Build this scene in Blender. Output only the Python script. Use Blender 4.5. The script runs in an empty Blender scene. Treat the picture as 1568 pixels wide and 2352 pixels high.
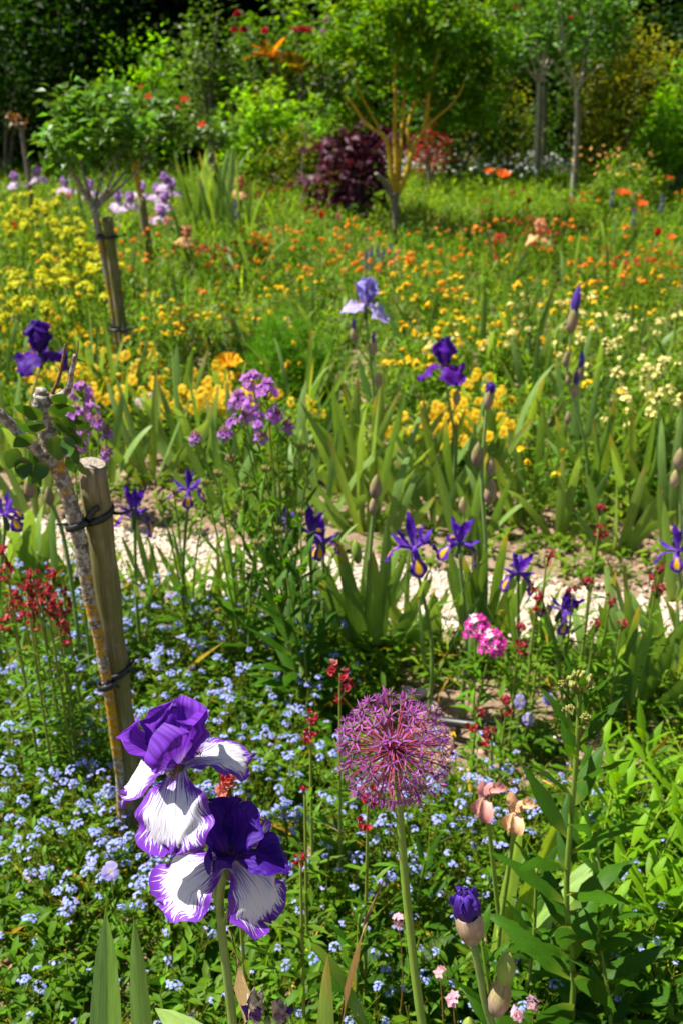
import bpy, math, random
import numpy as np
from mathutils import Matrix, Vector

# ------------------------------------------------------------------ camera, sky, sun, exposure
sc = bpy.context.scene
COL = sc.collection
CAMH, PITCH, F = 1.6, math.radians(25.5), 2287.0
cam_d = bpy.data.cameras.new('camera'); cam = bpy.data.objects.new('camera', cam_d); COL.objects.link(cam)
cam.location = (0, 0, CAMH); cam.rotation_euler = (math.radians(90) - PITCH, 0, 0)
cam_d.sensor_fit = 'HORIZONTAL'; cam_d.sensor_width = 24; cam_d.lens = 35
cam_d.clip_start = 0.05; cam_d.clip_end = 2000
cam_d.dof.use_dof = True; cam_d.dof.focus_distance = 1.12; cam_d.dof.aperture_fstop = 7.5
sc.camera = cam
SUN_EL, SUN_AZ = math.radians(61), math.radians(172)      # azimuth from +X, anticlockwise: sun on the left, a little beyond
sunv = Vector((math.cos(SUN_EL) * math.cos(SUN_AZ), math.cos(SUN_EL) * math.sin(SUN_AZ), math.sin(SUN_EL)))
world = bpy.data.worlds.new('World'); sc.world = world; world.use_nodes = True
wn = world.node_tree; sky = wn.nodes.new('ShaderNodeTexSky'); sky.sky_type = 'NISHITA'; sky.sun_disc = False
sky.sun_elevation = SUN_EL; sky.sun_rotation = math.pi / 2 - SUN_AZ
wn.links.new(sky.outputs[0], wn.nodes['Background'].inputs[0]); wn.nodes['Background'].inputs[1].default_value = 0.052
sl = bpy.data.lights.new('sun', 'SUN'); sl.energy = 5.0; sl.angle = math.radians(0.5); sl.color = (1.0, 0.95, 0.87)
so = bpy.data.objects.new('sun', sl); COL.objects.link(so); so.location = (0, 0, 30)
so.rotation_euler = sunv.to_track_quat('Z', 'Y').to_euler()
sc.view_settings.view_transform = 'Standard'; sc.view_settings.look = 'None'
sc.view_settings.exposure = 1.2; sc.view_settings.gamma = 1.0; sc.view_settings.use_curve_mapping = False
sc.render.engine = 'CYCLES'
sc.cycles.use_denoising = True
sc.cycles.max_bounces = 6; sc.cycles.diffuse_bounces = 3; sc.cycles.transmission_bounces = 4; sc.cycles.glossy_bounces = 2
sc.cycles.sample_clamp_indirect = 4.0

R = np.random.default_rng(11)
random.seed(5)
U_ = lambda a, b, n=None: R.uniform(a, b, n)
def A(*x): return np.array(x, float)
def ray(px, py):
    u, v = (px - 784) / F, (1176 - py) / F
    c, s = math.cos(PITCH), math.sin(PITCH)
    return A(u, c + v * s, -s + v * c)
def at(px, py, d):                      # point at forward distance d seen at a picture position (1568 wide)
    r = ray(px, py); return A(0, 0, CAMH) + r * (d / r[1])
def gd(px, py, z=0.0):                  # point at height z
    r = ray(px, py); return A(0, 0, CAMH) + r * ((z - CAMH) / r[2])
def nrm(v): return v / (np.linalg.norm(v, axis=-1, keepdims=True) + 1e-12)

# ------------------------------------------------------------------ mesh builder
class MB:
    def __init__(s): s.V, s.C, s.P, s.F3, s.F4, s.m3, s.m4, s.n = [], [], [], [], [], [], [], 0
    def add(s, V, Fc, C, m=0, P=None):
        V = np.asarray(V, float).reshape(-1, 3); n = len(V)
        C = np.broadcast_to(np.asarray(C, float), (n, 3))
        P = np.zeros((n, 3)) if P is None else np.asarray(P, float).reshape(-1, 3)
        s.V.append(V); s.C.append(C); s.P.append(P)
        for f in (Fc if isinstance(Fc, (list, tuple)) else [Fc]):
            f = np.asarray(f, np.int64)
            if f.size == 0: continue
            (s.F3 if f.shape[1] == 3 else s.F4).append(f + s.n)
            (s.m3 if f.shape[1] == 3 else s.m4).append(np.full(len(f), m, np.int32))
        s.n += n
    def mesh(s, name, mats, smooth=True):
        me = bpy.data.meshes.new(name)
        V = np.concatenate(s.V).astype(np.float32); C = np.concatenate(s.C); P = np.concatenate(s.P)
        f3 = np.concatenate(s.F3) if s.F3 else np.zeros((0, 3), np.int64)
        f4 = np.concatenate(s.F4) if s.F4 else np.zeros((0, 4), np.int64)
        mi = np.concatenate(s.m3 + s.m4)
        me.vertices.add(len(V)); me.vertices.foreach_set('co', V.ravel())
        loops = np.concatenate([f3.ravel(), f4.ravel()]).astype(np.int32)
        tot = np.concatenate([np.full(len(f3), 3), np.full(len(f4), 4)]).astype(np.int32)
        st = np.concatenate([[0], np.cumsum(tot)[:-1]]).astype(np.int32)
        me.loops.add(len(loops)); me.loops.foreach_set('vertex_index', loops)
        me.polygons.add(len(tot)); me.polygons.foreach_set('loop_start', st); me.polygons.foreach_set('loop_total', tot)
        me.polygons.foreach_set('material_index', mi)
        me.polygons.foreach_set('use_smooth', np.full(len(tot), smooth))
        a = me.attributes.new('Col', 'FLOAT_COLOR', 'POINT')
        a.data.foreach_set('color', np.c_[C, np.ones(len(C))].astype(np.float32).ravel())
        if np.any(P):
            a = me.attributes.new('PUV', 'FLOAT_VECTOR', 'POINT'); a.data.foreach_set('vector', P.astype(np.float32).ravel())
        for m in (mats if isinstance(mats, (list, tuple)) else [mats]): me.materials.append(m)
        me.update(calc_edges=True); me.validate()
        return me

_gc = {}
def gridf(nu, nv, wrap=False):
    k = (nu, nv, wrap)
    if k not in _gc:
        i, j = np.meshgrid(np.arange(nu - 1), np.arange(nv if wrap else nv - 1), indexing='ij')
        j2 = (j + 1) % nv
        _gc[k] = np.stack([i * nv + j, i * nv + j2, (i + 1) * nv + j2, (i + 1) * nv + j], -1).reshape(-1, 4)
    return _gc[k]

def smoothpath(pts, n):
    pts = np.asarray(pts, float)
    if len(pts) == 2: return pts[0] + (pts[1] - pts[0]) * np.linspace(0, 1, n)[:, None]
    t = np.linspace(0, len(pts) - 1, n); out = []
    for q in t:
        i = min(int(q), len(pts) - 2); f = q - i
        p0, p1, p2, p3 = pts[max(i - 1, 0)], pts[i], pts[i + 1], pts[min(i + 2, len(pts) - 1)]
        out.append(.5 * ((2 * p1) + (p2 - p0) * f + (2 * p0 - 5 * p1 + 4 * p2 - p3) * f * f + (3 * p1 - p0 - 3 * p2 + p3) * f ** 3))
    return np.array(out)

def tube(mb, path, rad, sides=6, col=(.1, .2, .05), m=0, cap=True, bump=0.0, squash=1.0):
    path = np.asarray(path, float); n = len(path)
    rad = np.interp(np.linspace(0, 1, n), np.linspace(0, 1, len(np.atleast_1d(rad))), np.atleast_1d(rad))
    T = nrm(np.gradient(path, axis=0)); ref = A(0, 1, 0) if abs(T[0][1]) < .9 else A(1, 0, 0)
    S = nrm(np.cross(T, ref)); B = np.cross(S, T)
    a = np.linspace(0, 2 * np.pi, sides, endpoint=False)
    r = rad[:, None] * (1 + bump * R.normal(size=(n, sides)))
    V = path[:, None] + r[..., None] * (S[:, None] * np.cos(a)[None, :, None] + B[:, None] * np.sin(a)[None, :, None] * squash)
    V = V.reshape(-1, 3); fs = [gridf(n, sides, True)]
    P = np.zeros((len(V), 3)); P[:, 1] = np.repeat(np.linspace(0, 1, n), sides)
    if cap:
        V = np.r_[V, path[:1], path[-1:]]; P = np.r_[P, [[0, 0, 0]], [[0, 1, 0]]]
        k = np.arange(sides); k2 = (k + 1) % sides
        fs.append(np.stack([k2, k, np.full(sides, n * sides)], 1))
        fs.append(np.stack([(n - 1) * sides + k, (n - 1) * sides + k2, np.full(sides, n * sides + 1)], 1))
    mb.add(V, fs, col, m, P)

def threads(mb, Aa, Bb, ra, rb, col, m=0):           # many straight thin stems
    Aa, Bb = np.asarray(Aa, float).reshape(-1, 3), np.asarray(Bb, float).reshape(-1, 3); n = len(Aa)
    d = nrm(Bb - Aa); s = nrm(np.cross(d, A(.31, .87, .11))); b = np.cross(d, s)
    a = np.array([0, 2.094, 4.189])
    o = s[:, None] * np.cos(a)[None, :, None] + b[:, None] * np.sin(a)[None, :, None]
    ra = np.broadcast_to(ra, (n,)); rb = np.broadcast_to(rb, (n,))
    V = np.concatenate([Aa[:, None] + o * ra[:, None, None], Bb[:, None] + o * rb[:, None, None]], 1)
    f = np.array([[0, 1, 4, 3], [1, 2, 5, 4], [2, 0, 3, 5]])
    Fc = (np.arange(n)[:, None, None] * 6 + f[None]).reshape(-1, 4)
    C = np.repeat(np.broadcast_to(np.asarray(col, float), (n, 3)), 6, 0)
    mb.add(V, Fc, C, m)

def frames(d, n):
    d = nrm(d); s = nrm(np.cross(d, n)); return d, s, np.cross(s, d)

def leaves(mb, base, d, n, L, W, col, bend=.25, fold=.15, m=0, lo=False, shape=(.55, .8)):
    base = np.asarray(base, float).reshape(-1, 3); N = len(base)
    d, s, n = frames(np.broadcast_to(d, (N, 3)), np.broadcast_to(n, (N, 3)))
    L = np.broadcast_to(L, (N,))[:, None]; W = np.broadcast_to(W, (N,))[:, None] * .5
    bend = np.broadcast_to(bend, (N,))[:, None]
    C = np.broadcast_to(np.asarray(col, float), (N, 3))
    def pt(t, x, w): return base + d * L * t - n * bend * L * t * t + s * W * w * x + n * fold * W * abs(x) * w
    if lo:
        V = np.stack([pt(0, 0, 0), pt(.45, 1, 1), pt(1, 0, 0), pt(.45, -1, 1), pt(.48, 0, 0) ], 1)
        k = 5; f = np.array([[0, 4, 1], [4, 2, 1], [0, 3, 4], [4, 3, 2]])
        Fc = [(np.arange(N)[:, None, None] * k + f[None]).reshape(-1, 3)]
    else:
        a, b = shape
        V = np.stack([pt(0, 0, 0), pt(.3, 1, a * 1.35), pt(.3, 0, 1), pt(.3, -1, a * 1.35),
                      pt(.65, 1, b), pt(.65, 0, 1), pt(.65, -1, b), pt(1, 0, 0)], 1)
        k = 8
        t3 = np.array([[0, 2, 1], [0, 3, 2], [4, 5, 7], [5, 6, 7]]); q = np.array([[1, 2, 5, 4], [2, 3, 6, 5]])
        o = np.arange(N)[:, None, None] * k
        Fc = [(o + t3[None]).reshape(-1, 3), (o + q[None]).reshape(-1, 4)]
    mb.add(V, Fc, np.repeat(C, k, 0), m)

def florets(mb, cen, nor, r, npet, col, eye=None, eyer=.22, m=0, wide=1.0, cupped=.15):
    cen = np.asarray(cen, float).reshape(-1, 3); N = len(cen)
    nor = nrm(np.broadcast_to(nor, (N, 3))); s = nrm(np.cross(nor, R.normal(size=(N, 3)))); b = np.cross(nor, s)
    r = np.broadcast_to(r, (N,)); C = np.broadcast_to(np.asarray(col, float), (N, 3))
    V = [cen]; fs = []
    da = np.pi / npet * wide
    for k in range(npet):
        a0 = 2 * np.pi * k / npet
        for (aa, rr) in ((a0 - da * .92, .66), (a0, 1.0), (a0 + da * .92, .66)):
            jit = R.uniform(.86, 1.1, N)
            V.append(cen + (s * math.cos(aa) + b * math.sin(aa)) * (r * rr * jit)[:, None] + nor * (r * cupped * (rr) * R.uniform(.2, 1.8, N))[:, None])
        fs.append([0, 1 + 3 * k, 2 + 3 * k, 3 + 3 * k])
    K = 1 + 3 * npet
    V = np.stack(V, 1)
    Fc = (np.arange(N)[:, None, None] * K + np.array(fs)[None]).reshape(-1, 4)
    Cv = np.repeat(C, K, 0)
    mb.add(V, Fc, Cv, m)
    if eye is not None:
        a = np.arange(4) * np.pi / 2
        E = cen[:, None] + (s[:, None] * np.cos(a)[None, :, None] + b[:, None] * np.sin(a)[None, :, None]) * (r * eyer)[:, None, None] + (nor * (r * .16)[:, None])[:, None]
        mb.add(E, (np.arange(N)[:, None] * 4 + np.arange(4)[None]), np.broadcast_to(np.asarray(eye, float), (4 * N, 3)), m)

def lathe(mb, prof, sides=14, col=(.5, .4, .3), m=0, origin=(0, 0, 0), lobes=0, lamp=0.0):   # prof: (r, z)
    prof = np.asarray(prof, float); a = np.linspace(0, 2 * np.pi, sides, endpoint=False)
    rr = prof[:, 0][:, None] * (1 + lamp * np.cos(lobes * a)[None])
    V = np.stack([rr * np.cos(a), rr * np.sin(a), np.broadcast_to(prof[:, 1][:, None], rr.shape)], -1).reshape(-1, 3) + np.asarray(origin)
    C = np.asarray(col, float)
    if C.ndim == 2: C = np.repeat(np.stack([np.interp(np.linspace(0, 1, len(prof)), np.linspace(0, 1, len(C)), C[:, i]) for i in range(3)], 1), sides, 0)
    P = np.zeros((len(V), 3)); P[:, 0] = np.tile(a / 6.283, len(prof)); P[:, 1] = np.repeat(np.linspace(0, 1, len(prof)), sides)
    mb.add(V, gridf(len(prof), sides, True), C, m, P)

# ------------------------------------------------------------------ materials
def newmat(name):
    m = bpy.data.materials.new(name); m.use_nodes = True; nt = m.node_tree
    nt.nodes.clear(); return m, nt, nt.nodes, nt.links
def N(ns, t, **kw):
    n = ns.new(t)
    for k, v in kw.items(): setattr(n, k, v)
    return n
def math_(ns, ls, op, a, b=None, clamp=False):
    n = N(ns, 'ShaderNodeMath', operation=op, use_clamp=clamp)
    for i, x in enumerate((a, b)):
        if x is None: continue
        if isinstance(x, (int, float)): n.inputs[i].default_value = x
        else: ls.new(x, n.inputs[i])
    return n.outputs[0]
def mix_(ns, ls, f, a, b, mode='MIX'):
    n = N(ns, 'ShaderNodeMix', data_type='RGBA', blend_type=mode)
    for i, x in ((0, f), (6, a), (7, b)):
        if isinstance(x, (int, float)): n.inputs[i].default_value = x
        elif isinstance(x, tuple): n.inputs[i].default_value = (*x, 1) if len(x) == 3 else x
        else: ls.new(x, n.inputs[i])
    return n.outputs[2]
def rng_(ns, ls, v, a, b, c=0., d=1., smooth=True):
    n = N(ns, 'ShaderNodeMapRange', interpolation_type='SMOOTHSTEP' if smooth else 'LINEAR')
    ls.new(v, n.inputs[0])
    for i, x in enumerate((a, b, c, d)): n.inputs[i + 1].default_value = x
    return n.outputs[0]
def noise_(ns, ls, scale, vec=None, detail=3, rough=.6):
    n = N(ns, 'ShaderNodeTexNoise'); n.inputs['Scale'].default_value = scale; n.inputs['Detail'].default_value = detail; n.inputs['Roughness'].default_value = rough
    if vec is not None: ls.new(vec, n.inputs['Vector'])
    return n.outputs['Fac']

def plantmat(name, rough=.45, spec=.4, transl=.35, tmul=(1.35, 1.35, .7), var=.35, nscale=35., veins=0.0, bump=0.0, gain=(1, 1, 1)):
    m, nt, ns, ls = newmat(name)
    at_ = N(ns, 'ShaderNodeAttribute', attribute_name='Col'); oi = N(ns, 'ShaderNodeObjectInfo'); tc = N(ns, 'ShaderNodeTexCoord')
    n1 = noise_(ns, ls, nscale, tc.outputs['Object'])
    v = rng_(ns, ls, n1, .3, .7, 1 - var * .5, 1 + var * .5)
    r = rng_(ns, ls, oi.outputs['Random'], 0, 1, 1 - var * .5, 1 + var * .5, False)
    f = math_(ns, ls, 'MULTIPLY', v, r)
    cb = N(ns, 'ShaderNodeVectorMath', operation='SCALE'); ls.new(at_.outputs['Color'], cb.inputs[0]); ls.new(f, cb.inputs['Scale'])
    gm = N(ns, 'ShaderNodeVectorMath', operation='MULTIPLY'); ls.new(cb.outputs[0], gm.inputs[0]); gm.inputs[1].default_value = gain
    col = gm.outputs[0]
    if veins:
        pu = N(ns, 'ShaderNodeAttribute', attribute_name='PUV'); mp = N(ns, 'ShaderNodeMapping'); mp.inputs['Scale'].default_value = (16, 1.2, 1)
        ls.new(pu.outputs['Vector'], mp.inputs[0]); n2 = noise_(ns, ls, 1.0, mp.outputs[0], 2)
        vv = rng_(ns, ls, n2, .35, .65, 1 - veins, 1 + veins)
        c2 = N(ns, 'ShaderNodeVectorMath', operation='SCALE'); ls.new(col, c2.inputs[0]); ls.new(vv, c2.inputs['Scale']); col = c2.outputs[0]
    p = N(ns, 'ShaderNodeBsdfPrincipled'); ls.new(col, p.inputs['Base Color']); p.inputs['Roughness'].default_value = rough
    p.inputs['Specular IOR Level'].default_value = spec
    if bump:
        bn = N(ns, 'ShaderNodeBump'); bn.inputs['Strength'].default_value = bump; bn.inputs['Distance'].default_value = .002
        ls.new(n1 if not veins else n2, bn.inputs['Height']); ls.new(bn.outputs[0], p.inputs['Normal'])
    out = N(ns, 'ShaderNodeOutputMaterial')
    if transl > 0:
        tm = N(ns, 'ShaderNodeVectorMath', operation='MULTIPLY'); ls.new(col, tm.inputs[0]); tm.inputs[1].default_value = tmul
        tr = N(ns, 'ShaderNodeBsdfTranslucent'); ls.new(tm.outputs[0], tr.inputs[0])
        mx = N(ns, 'ShaderNodeMixShader'); mx.inputs[0].default_value = transl
        ls.new(p.outputs[0], mx.inputs[1]); ls.new(tr.outputs[0], mx.inputs[2]); ls.new(mx.outputs[0], out.inputs[0])
    else: ls.new(p.outputs[0], out.inputs[0])
    return m

M_leaf = plantmat('leaf_green', .5, .2, .52, (1.5, 1.4, .25), gain=(1.42, 1.36, .33))
M_dark = plantmat('shade_leaf', .6, .12, .25, (1.3, 1.3, .5), gain=(.55, .62, .42))  # woodland leaves: dark green lowered further, the backdrop's shade put into the colour
M_blade = plantmat('sword_leaf', .45, .3, .45, (1.4, 1.3, .4), .3, 8., veins=.16, bump=.15, gain=(1.32, 1.26, .8))
M_gloss = plantmat('glossy_leaf', .42, .35, .4, (1.4, 1.3, .4), gain=(1.35, 1.25, .55))
M_petal = plantmat('petal', .55, .25, .40, (1.15, 1.05, 1.1), .18, 60., veins=.0)
M_vpetal = plantmat('veined_petal', .55, .2, .38, (1.1, 1.0, 1.1), .12, 40., veins=.34, bump=.4)
M_stem = plantmat('green_stem', .45, .35, 0., var=.2, gain=(1.25, 1.15, .55))
M_dry = plantmat('dry_papery', .7, .2, .25, (1.1, 1., .8), .35, 60., veins=.15, bump=.3)
M_plastic, nt, ns, ls = newmat('black_rubber')
p = N(ns, 'ShaderNodeBsdfPrincipled'); p.inputs['Base Color'].default_value = (.012, .012, .013, 1); p.inputs['Roughness'].default_value = .42
ls.new(p.outputs[0], N(ns, 'ShaderNodeOutputMaterial').inputs[0])

def plicata():
    m, nt, ns, ls = newmat('plicata_petal')
    pu = N(ns, 'ShaderNodeAttribute', attribute_name='PUV'); sx = N(ns, 'ShaderNodeSeparateXYZ'); ls.new(pu.outputs['Vector'], sx.inputs[0])
    u, v, e = sx.outputs
    mp = N(ns, 'ShaderNodeMapping'); mp.inputs['Scale'].default_value = (24, 3.4, 1); ls.new(pu.outputs['Vector'], mp.inputs[0])
    n1 = noise_(ns, ls, 1.0, mp.outputs[0], 3, .6)
    mp2 = N(ns, 'ShaderNodeMapping'); mp2.inputs['Scale'].default_value = (58, 6, 1); ls.new(pu.outputs['Vector'], mp2.inputs[0])
    n2 = noise_(ns, ls, 1.0, mp2.outputs[0], 2, .6)
    nn = math_(ns, ls, 'ADD', math_(ns, ls, 'MULTIPLY', n1, .45), math_(ns, ls, 'MULTIPLY', n2, .55))
    # rim: streaks of purple bleeding inward from the edge
    th = rng_(ns, ls, e, .0, .50, .33, .67, False)
    rim = rng_(ns, ls, math_(ns, ls, 'SUBTRACT', nn, th), -.02, .03)
    # dark lines in the throat
    mp3 = N(ns, 'ShaderNodeMapping'); mp3.inputs['Scale'].default_value = (40, 1.4, 1); ls.new(pu.outputs['Vector'], mp3.inputs[0])
    n3 = noise_(ns, ls, 1.0, mp3.outputs[0], 1, .5)
    th2 = rng_(ns, ls, v, .22, .62, .46, .70, False)
    thr = rng_(ns, ls, math_(ns, ls, 'SUBTRACT', n3, th2), -.015, .03)
    fine = rng_(ns, ls, n2, .66, .72, 0, .7)
    fac = math_(ns, ls, 'MAXIMUM', math_(ns, ls, 'MAXIMUM', rim, fine), math_(ns, ls, 'MULTIPLY', thr, .9))
    pur = mix_(ns, ls, n2, (.10, .014, .30), (.23, .05, .50))
    wht = mix_(ns, ls, n1, (.66, .65, .71), (.80, .79, .83))
    col = mix_(ns, ls, fac, wht, pur)
    p = N(ns, 'ShaderNodeBsdfPrincipled'); ls.new(col, p.inputs['Base Color']); p.inputs['Roughness'].default_value = .5; p.inputs['Specular IOR Level'].default_value = .3
    bn = N(ns, 'ShaderNodeBump'); bn.inputs['Strength'].default_value = .6; bn.inputs['Distance'].default_value = .002; ls.new(n1, bn.inputs['Height']); ls.new(bn.outputs[0], p.inputs['Normal'])
    tr = N(ns, 'ShaderNodeBsdfTranslucent'); ls.new(col, tr.inputs[0]); mx = N(ns, 'ShaderNodeMixShader'); mx.inputs[0].default_value = .3
    ls.new(p.outputs[0], mx.inputs[1]); ls.new(tr.outputs[0], mx.inputs[2]); ls.new(mx.outputs[0], N(ns, 'ShaderNodeOutputMaterial').inputs[0])
    return m
M_plicata = plicata()

def bark(name, base, dark, lich=None, lich2=None, amt=.5, scale=45., bump=.9, stretch=1.0, dist=.006, zb=0.0):
    m, nt, ns, ls = newmat(name)
    tc = N(ns, 'ShaderNodeTexCoord'); mp = N(ns, 'ShaderNodeMapping'); mp.inputs['Scale'].default_value = (1, 1, stretch); ls.new(tc.outputs['Object'], mp.inputs[0])
    n1 = noise_(ns, ls, scale, mp.outputs[0], 5, .65); n2 = noise_(ns, ls, scale * .9, tc.outputs['Object'], 5, .75); n3 = noise_(ns, ls, scale * 2.2, tc.outputs['Object'], 3, .7)
    n4 = noise_(ns, ls, 5., tc.outputs['Object'], 2, .5)
    col = mix_(ns, ls, rng_(ns, ls, n1, .35, .65), dark, base)
    if lich:
        col = mix_(ns, ls, rng_(ns, ls, n3, .46, .56), col, lich2 or base)
        q = math_(ns, ls, 'ADD', math_(ns, ls, 'MULTIPLY', n2, .6), math_(ns, ls, 'MULTIPLY', n4, .4))
        sz = N(ns, 'ShaderNodeSeparateXYZ'); ls.new(tc.outputs['Object'], sz.inputs[0]); q = math_(ns, ls, 'ADD', q, rng_(ns, ls, sz.outputs[2], .45, .85, zb, -zb))
        l2 = mix_(ns, ls, rng_(ns, ls, n3, .4, .6), tuple(c * .7 for c in lich), lich)
        col = mix_(ns, ls, rng_(ns, ls, q, .62 - amt * .25, .66 - amt * .25), col, l2)
    p = N(ns, 'ShaderNodeBsdfPrincipled'); ls.new(col, p.inputs['Base Color']); p.inputs['Roughness'].default_value = .85; p.inputs['Specular IOR Level'].default_value = .2
    bn = N(ns, 'ShaderNodeBump'); bn.inputs['Strength'].default_value = bump; bn.inputs['Distance'].default_value = dist
    ls.new(math_(ns, ls, 'ADD', n1, math_(ns, ls, 'MULTIPLY', n3, .6)), bn.inputs['Height']); ls.new(bn.outputs[0], p.inputs['Normal'])
    ls.new(p.outputs[0], N(ns, 'ShaderNodeOutputMaterial').inputs[0]); return m
M_lichen = bark('lichen_bark', (.24, .19, .14), (.10, .08, .06), (.50, .27, .015), (.40, .38, .33), .42, zb=.045)
M_golden = bark('golden_lichen_bark', (.22, .15, .09), (.10, .07, .05), (.52, .34, .03), (.36, .28, .13), .85, 25.)
M_bark = bark('grey_bark', (.20, .165, .125), (.085, .07, .05), (.33, .31, .27), None, .2, 30.)
M_pale = bark('pale_grey_bark', (.48, .43, .36), (.24, .20, .15), (.5, .48, .42), None, .2, 30.)
M_twig = bark('twig_bark', (.22, .12, .06), (.12, .07, .035), None, None, 0, 60.)

def postmat():
    m, nt, ns, ls = newmat('weathered_post_wood')
    tc = N(ns, 'ShaderNodeTexCoord'); mp = N(ns, 'ShaderNodeMapping'); mp.inputs['Scale'].default_value = (1, 1, .05); ls.new(tc.outputs['Object'], mp.inputs[0])
    n1 = noise_(ns, ls, 160., mp.outputs[0], 4, .6); n2 = noise_(ns, ls, 7., tc.outputs['Object'], 4, .6)
    mp2 = N(ns, 'ShaderNodeMapping'); mp2.inputs['Scale'].default_value = (1, 1, .02); ls.new(tc.outputs['Object'], mp2.inputs[0])
    n3 = noise_(ns, ls, 55., mp2.outputs[0], 2, .5); n4 = noise_(ns, ls, 190., tc.outputs['Object'], 2, .6)
    col = mix_(ns, ls, rng_(ns, ls, n1, .3, .7), (.12, .098, .045), (.30, .245, .14))
    col = mix_(ns, ls, rng_(ns, ls, n2, .42, .60, 0, .85), col, (.14, .14, .035))
    col = mix_(ns, ls, rng_(ns, ls, n2, .30, .42, .5, 0), col, (.27, .235, .175))
    crack = rng_(ns, ls, n3, .33, .375, 1, 0)
    col = mix_(ns, ls, crack, col, (.03, .022, .014))
    col = mix_(ns, ls, rng_(ns, ls, n4, .66, .70, 0, .6), col, (.25, .24, .12))
    p = N(ns, 'ShaderNodeBsdfPrincipled'); ls.new(col, p.inputs['Base Color']); p.inputs['Roughness'].default_value = .85; p.inputs['Specular IOR Level'].default_value = .2
    bn = N(ns, 'ShaderNodeBump'); bn.inputs['Strength'].default_value = .6; bn.inputs['Distance'].default_value = .003
    ls.new(math_(ns, ls, 'SUBTRACT', n1, math_(ns, ls, 'MULTIPLY', crack, 1.5)), bn.inputs['Height']); ls.new(bn.outputs[0], p.inputs['Normal'])
    ls.new(p.outputs[0], N(ns, 'ShaderNodeOutputMaterial').inputs[0]); return m
M_post = postmat()

def earth(name, cols, scales, bump, dist, rough=.95):
    m, nt, ns, ls = newmat(name); tc = N(ns, 'ShaderNodeTexCoord')
    a = noise_(ns, ls, scales[0], tc.outputs['Object'], 5, .65); b = noise_(ns, ls, scales[1], tc.outputs['Object'], 4, .7)
    at_ = N(ns, 'ShaderNodeAttribute', attribute_name='Col')
    col = mix_(ns, ls, rng_(ns, ls, a, .35, .65), cols[0], cols[1]); col = mix_(ns, ls, rng_(ns, ls, b, .5, .68), col, cols[2])
    col = mix_(ns, ls, 1.0, col, at_.outputs['Color'], 'MULTIPLY')
    p = N(ns, 'ShaderNodeBsdfPrincipled'); ls.new(col, p.inputs['Base Color']); p.inputs['Roughness'].default_value = rough; p.inputs['Specular IOR Level'].default_value = .15
    bn = N(ns, 'ShaderNodeBump'); bn.inputs['Strength'].default_value = bump; bn.inputs['Distance'].default_value = dist
    ls.new(math_(ns, ls, 'ADD', a, b), bn.inputs['Height']); ls.new(bn.outputs[0], p.inputs['Normal'])
    ls.new(p.outputs[0], N(ns, 'ShaderNodeOutputMaterial').inputs[0]); return m
M_soil = earth('garden_soil', ((.16, .105, .065), (.27, .19, .125), (.36, .27, .19)), (9., 70.), .9, .012)
M_gravel = earth('limestone_gravel', ((.44, .37, .29), (.55, .48, .39), (.64, .58, .50)), (40., 160.), .4, .003)
M_clod = earth('soil_clods', ((.19, .13, .085), (.30, .215, .145), (.40, .31, .22)), (30., 150.), .5, .004)

# ------------------------------------------------------------------ scene helpers
def tag(o, label=None, cat=None, group=None, kind=None):
    if label: o['label'] = label
    if cat: o['category'] = cat
    if group: o['group'] = group
    if kind: o['kind'] = kind
    return o
def thing(name, label, cat, loc=(0, 0, 0), rz=0., group=None, s=1.0):
    o = bpy.data.objects.new(name, None); COL.objects.link(o); o.empty_display_size = .05
    o.location = tuple(loc); o.rotation_euler = (0, 0, rz); o.scale = (s, s, s)
    return tag(o, label, cat, group)
def part(name, me, parent=None, mat=None, loc=None, rot=None, s=None):
    o = bpy.data.objects.new(name, me); COL.objects.link(o)
    if parent is not None: o.parent = parent
    if mat is not None: o.matrix_local = mat
    else:
        if loc is not None: o.location = tuple(loc)
        if rot is not None: o.rotation_euler = rot
        if s is not None: o.scale = (s, s, s) if isinstance(s, (int, float)) else s
    return o
def mtx(pos, d, n, L=1., W=1.):                        # unit leaf: along +Z, wide along X, facing +Y
    d = nrm(np.asarray(d, float)); s = nrm(np.cross(np.asarray(n, float), d)); n = np.cross(d, s)
    M = Matrix.Identity(4)
    for i in range(3): M[i][0], M[i][1], M[i][2], M[i][3] = s[i] * W, n[i] * L, d[i] * L, pos[i]
    return M
def jit(c, a, n=None):
    c = np.asarray(c, float)
    if n is None: return c * (1 + R.uniform(-a, a)) * (1 + R.uniform(-a * .4, a * .4, 3))
    return c[None] * (1 + R.uniform(-a, a, (n, 1))) * (1 + R.uniform(-a * .4, a * .4, (n, 3)))
def hemi(n, lo=-.2, hi=1.):                            # directions with z between lo and hi
    z = U_(lo, hi, n); a = U_(0, 6.283, n); r = np.sqrt(1 - z * z)
    return np.stack([r * np.cos(a), r * np.sin(a), z], 1)
UP = A(0, 0, 1)
G_MID, G_DARK, G_LIME, G_BLUE, G_GREY, G_YEL = (.060, .150, .018), (.026, .075, .012), (.135, .250, .022), (.085, .175, .070), (.16, .22, .12), (.20, .24, .03)

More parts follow.
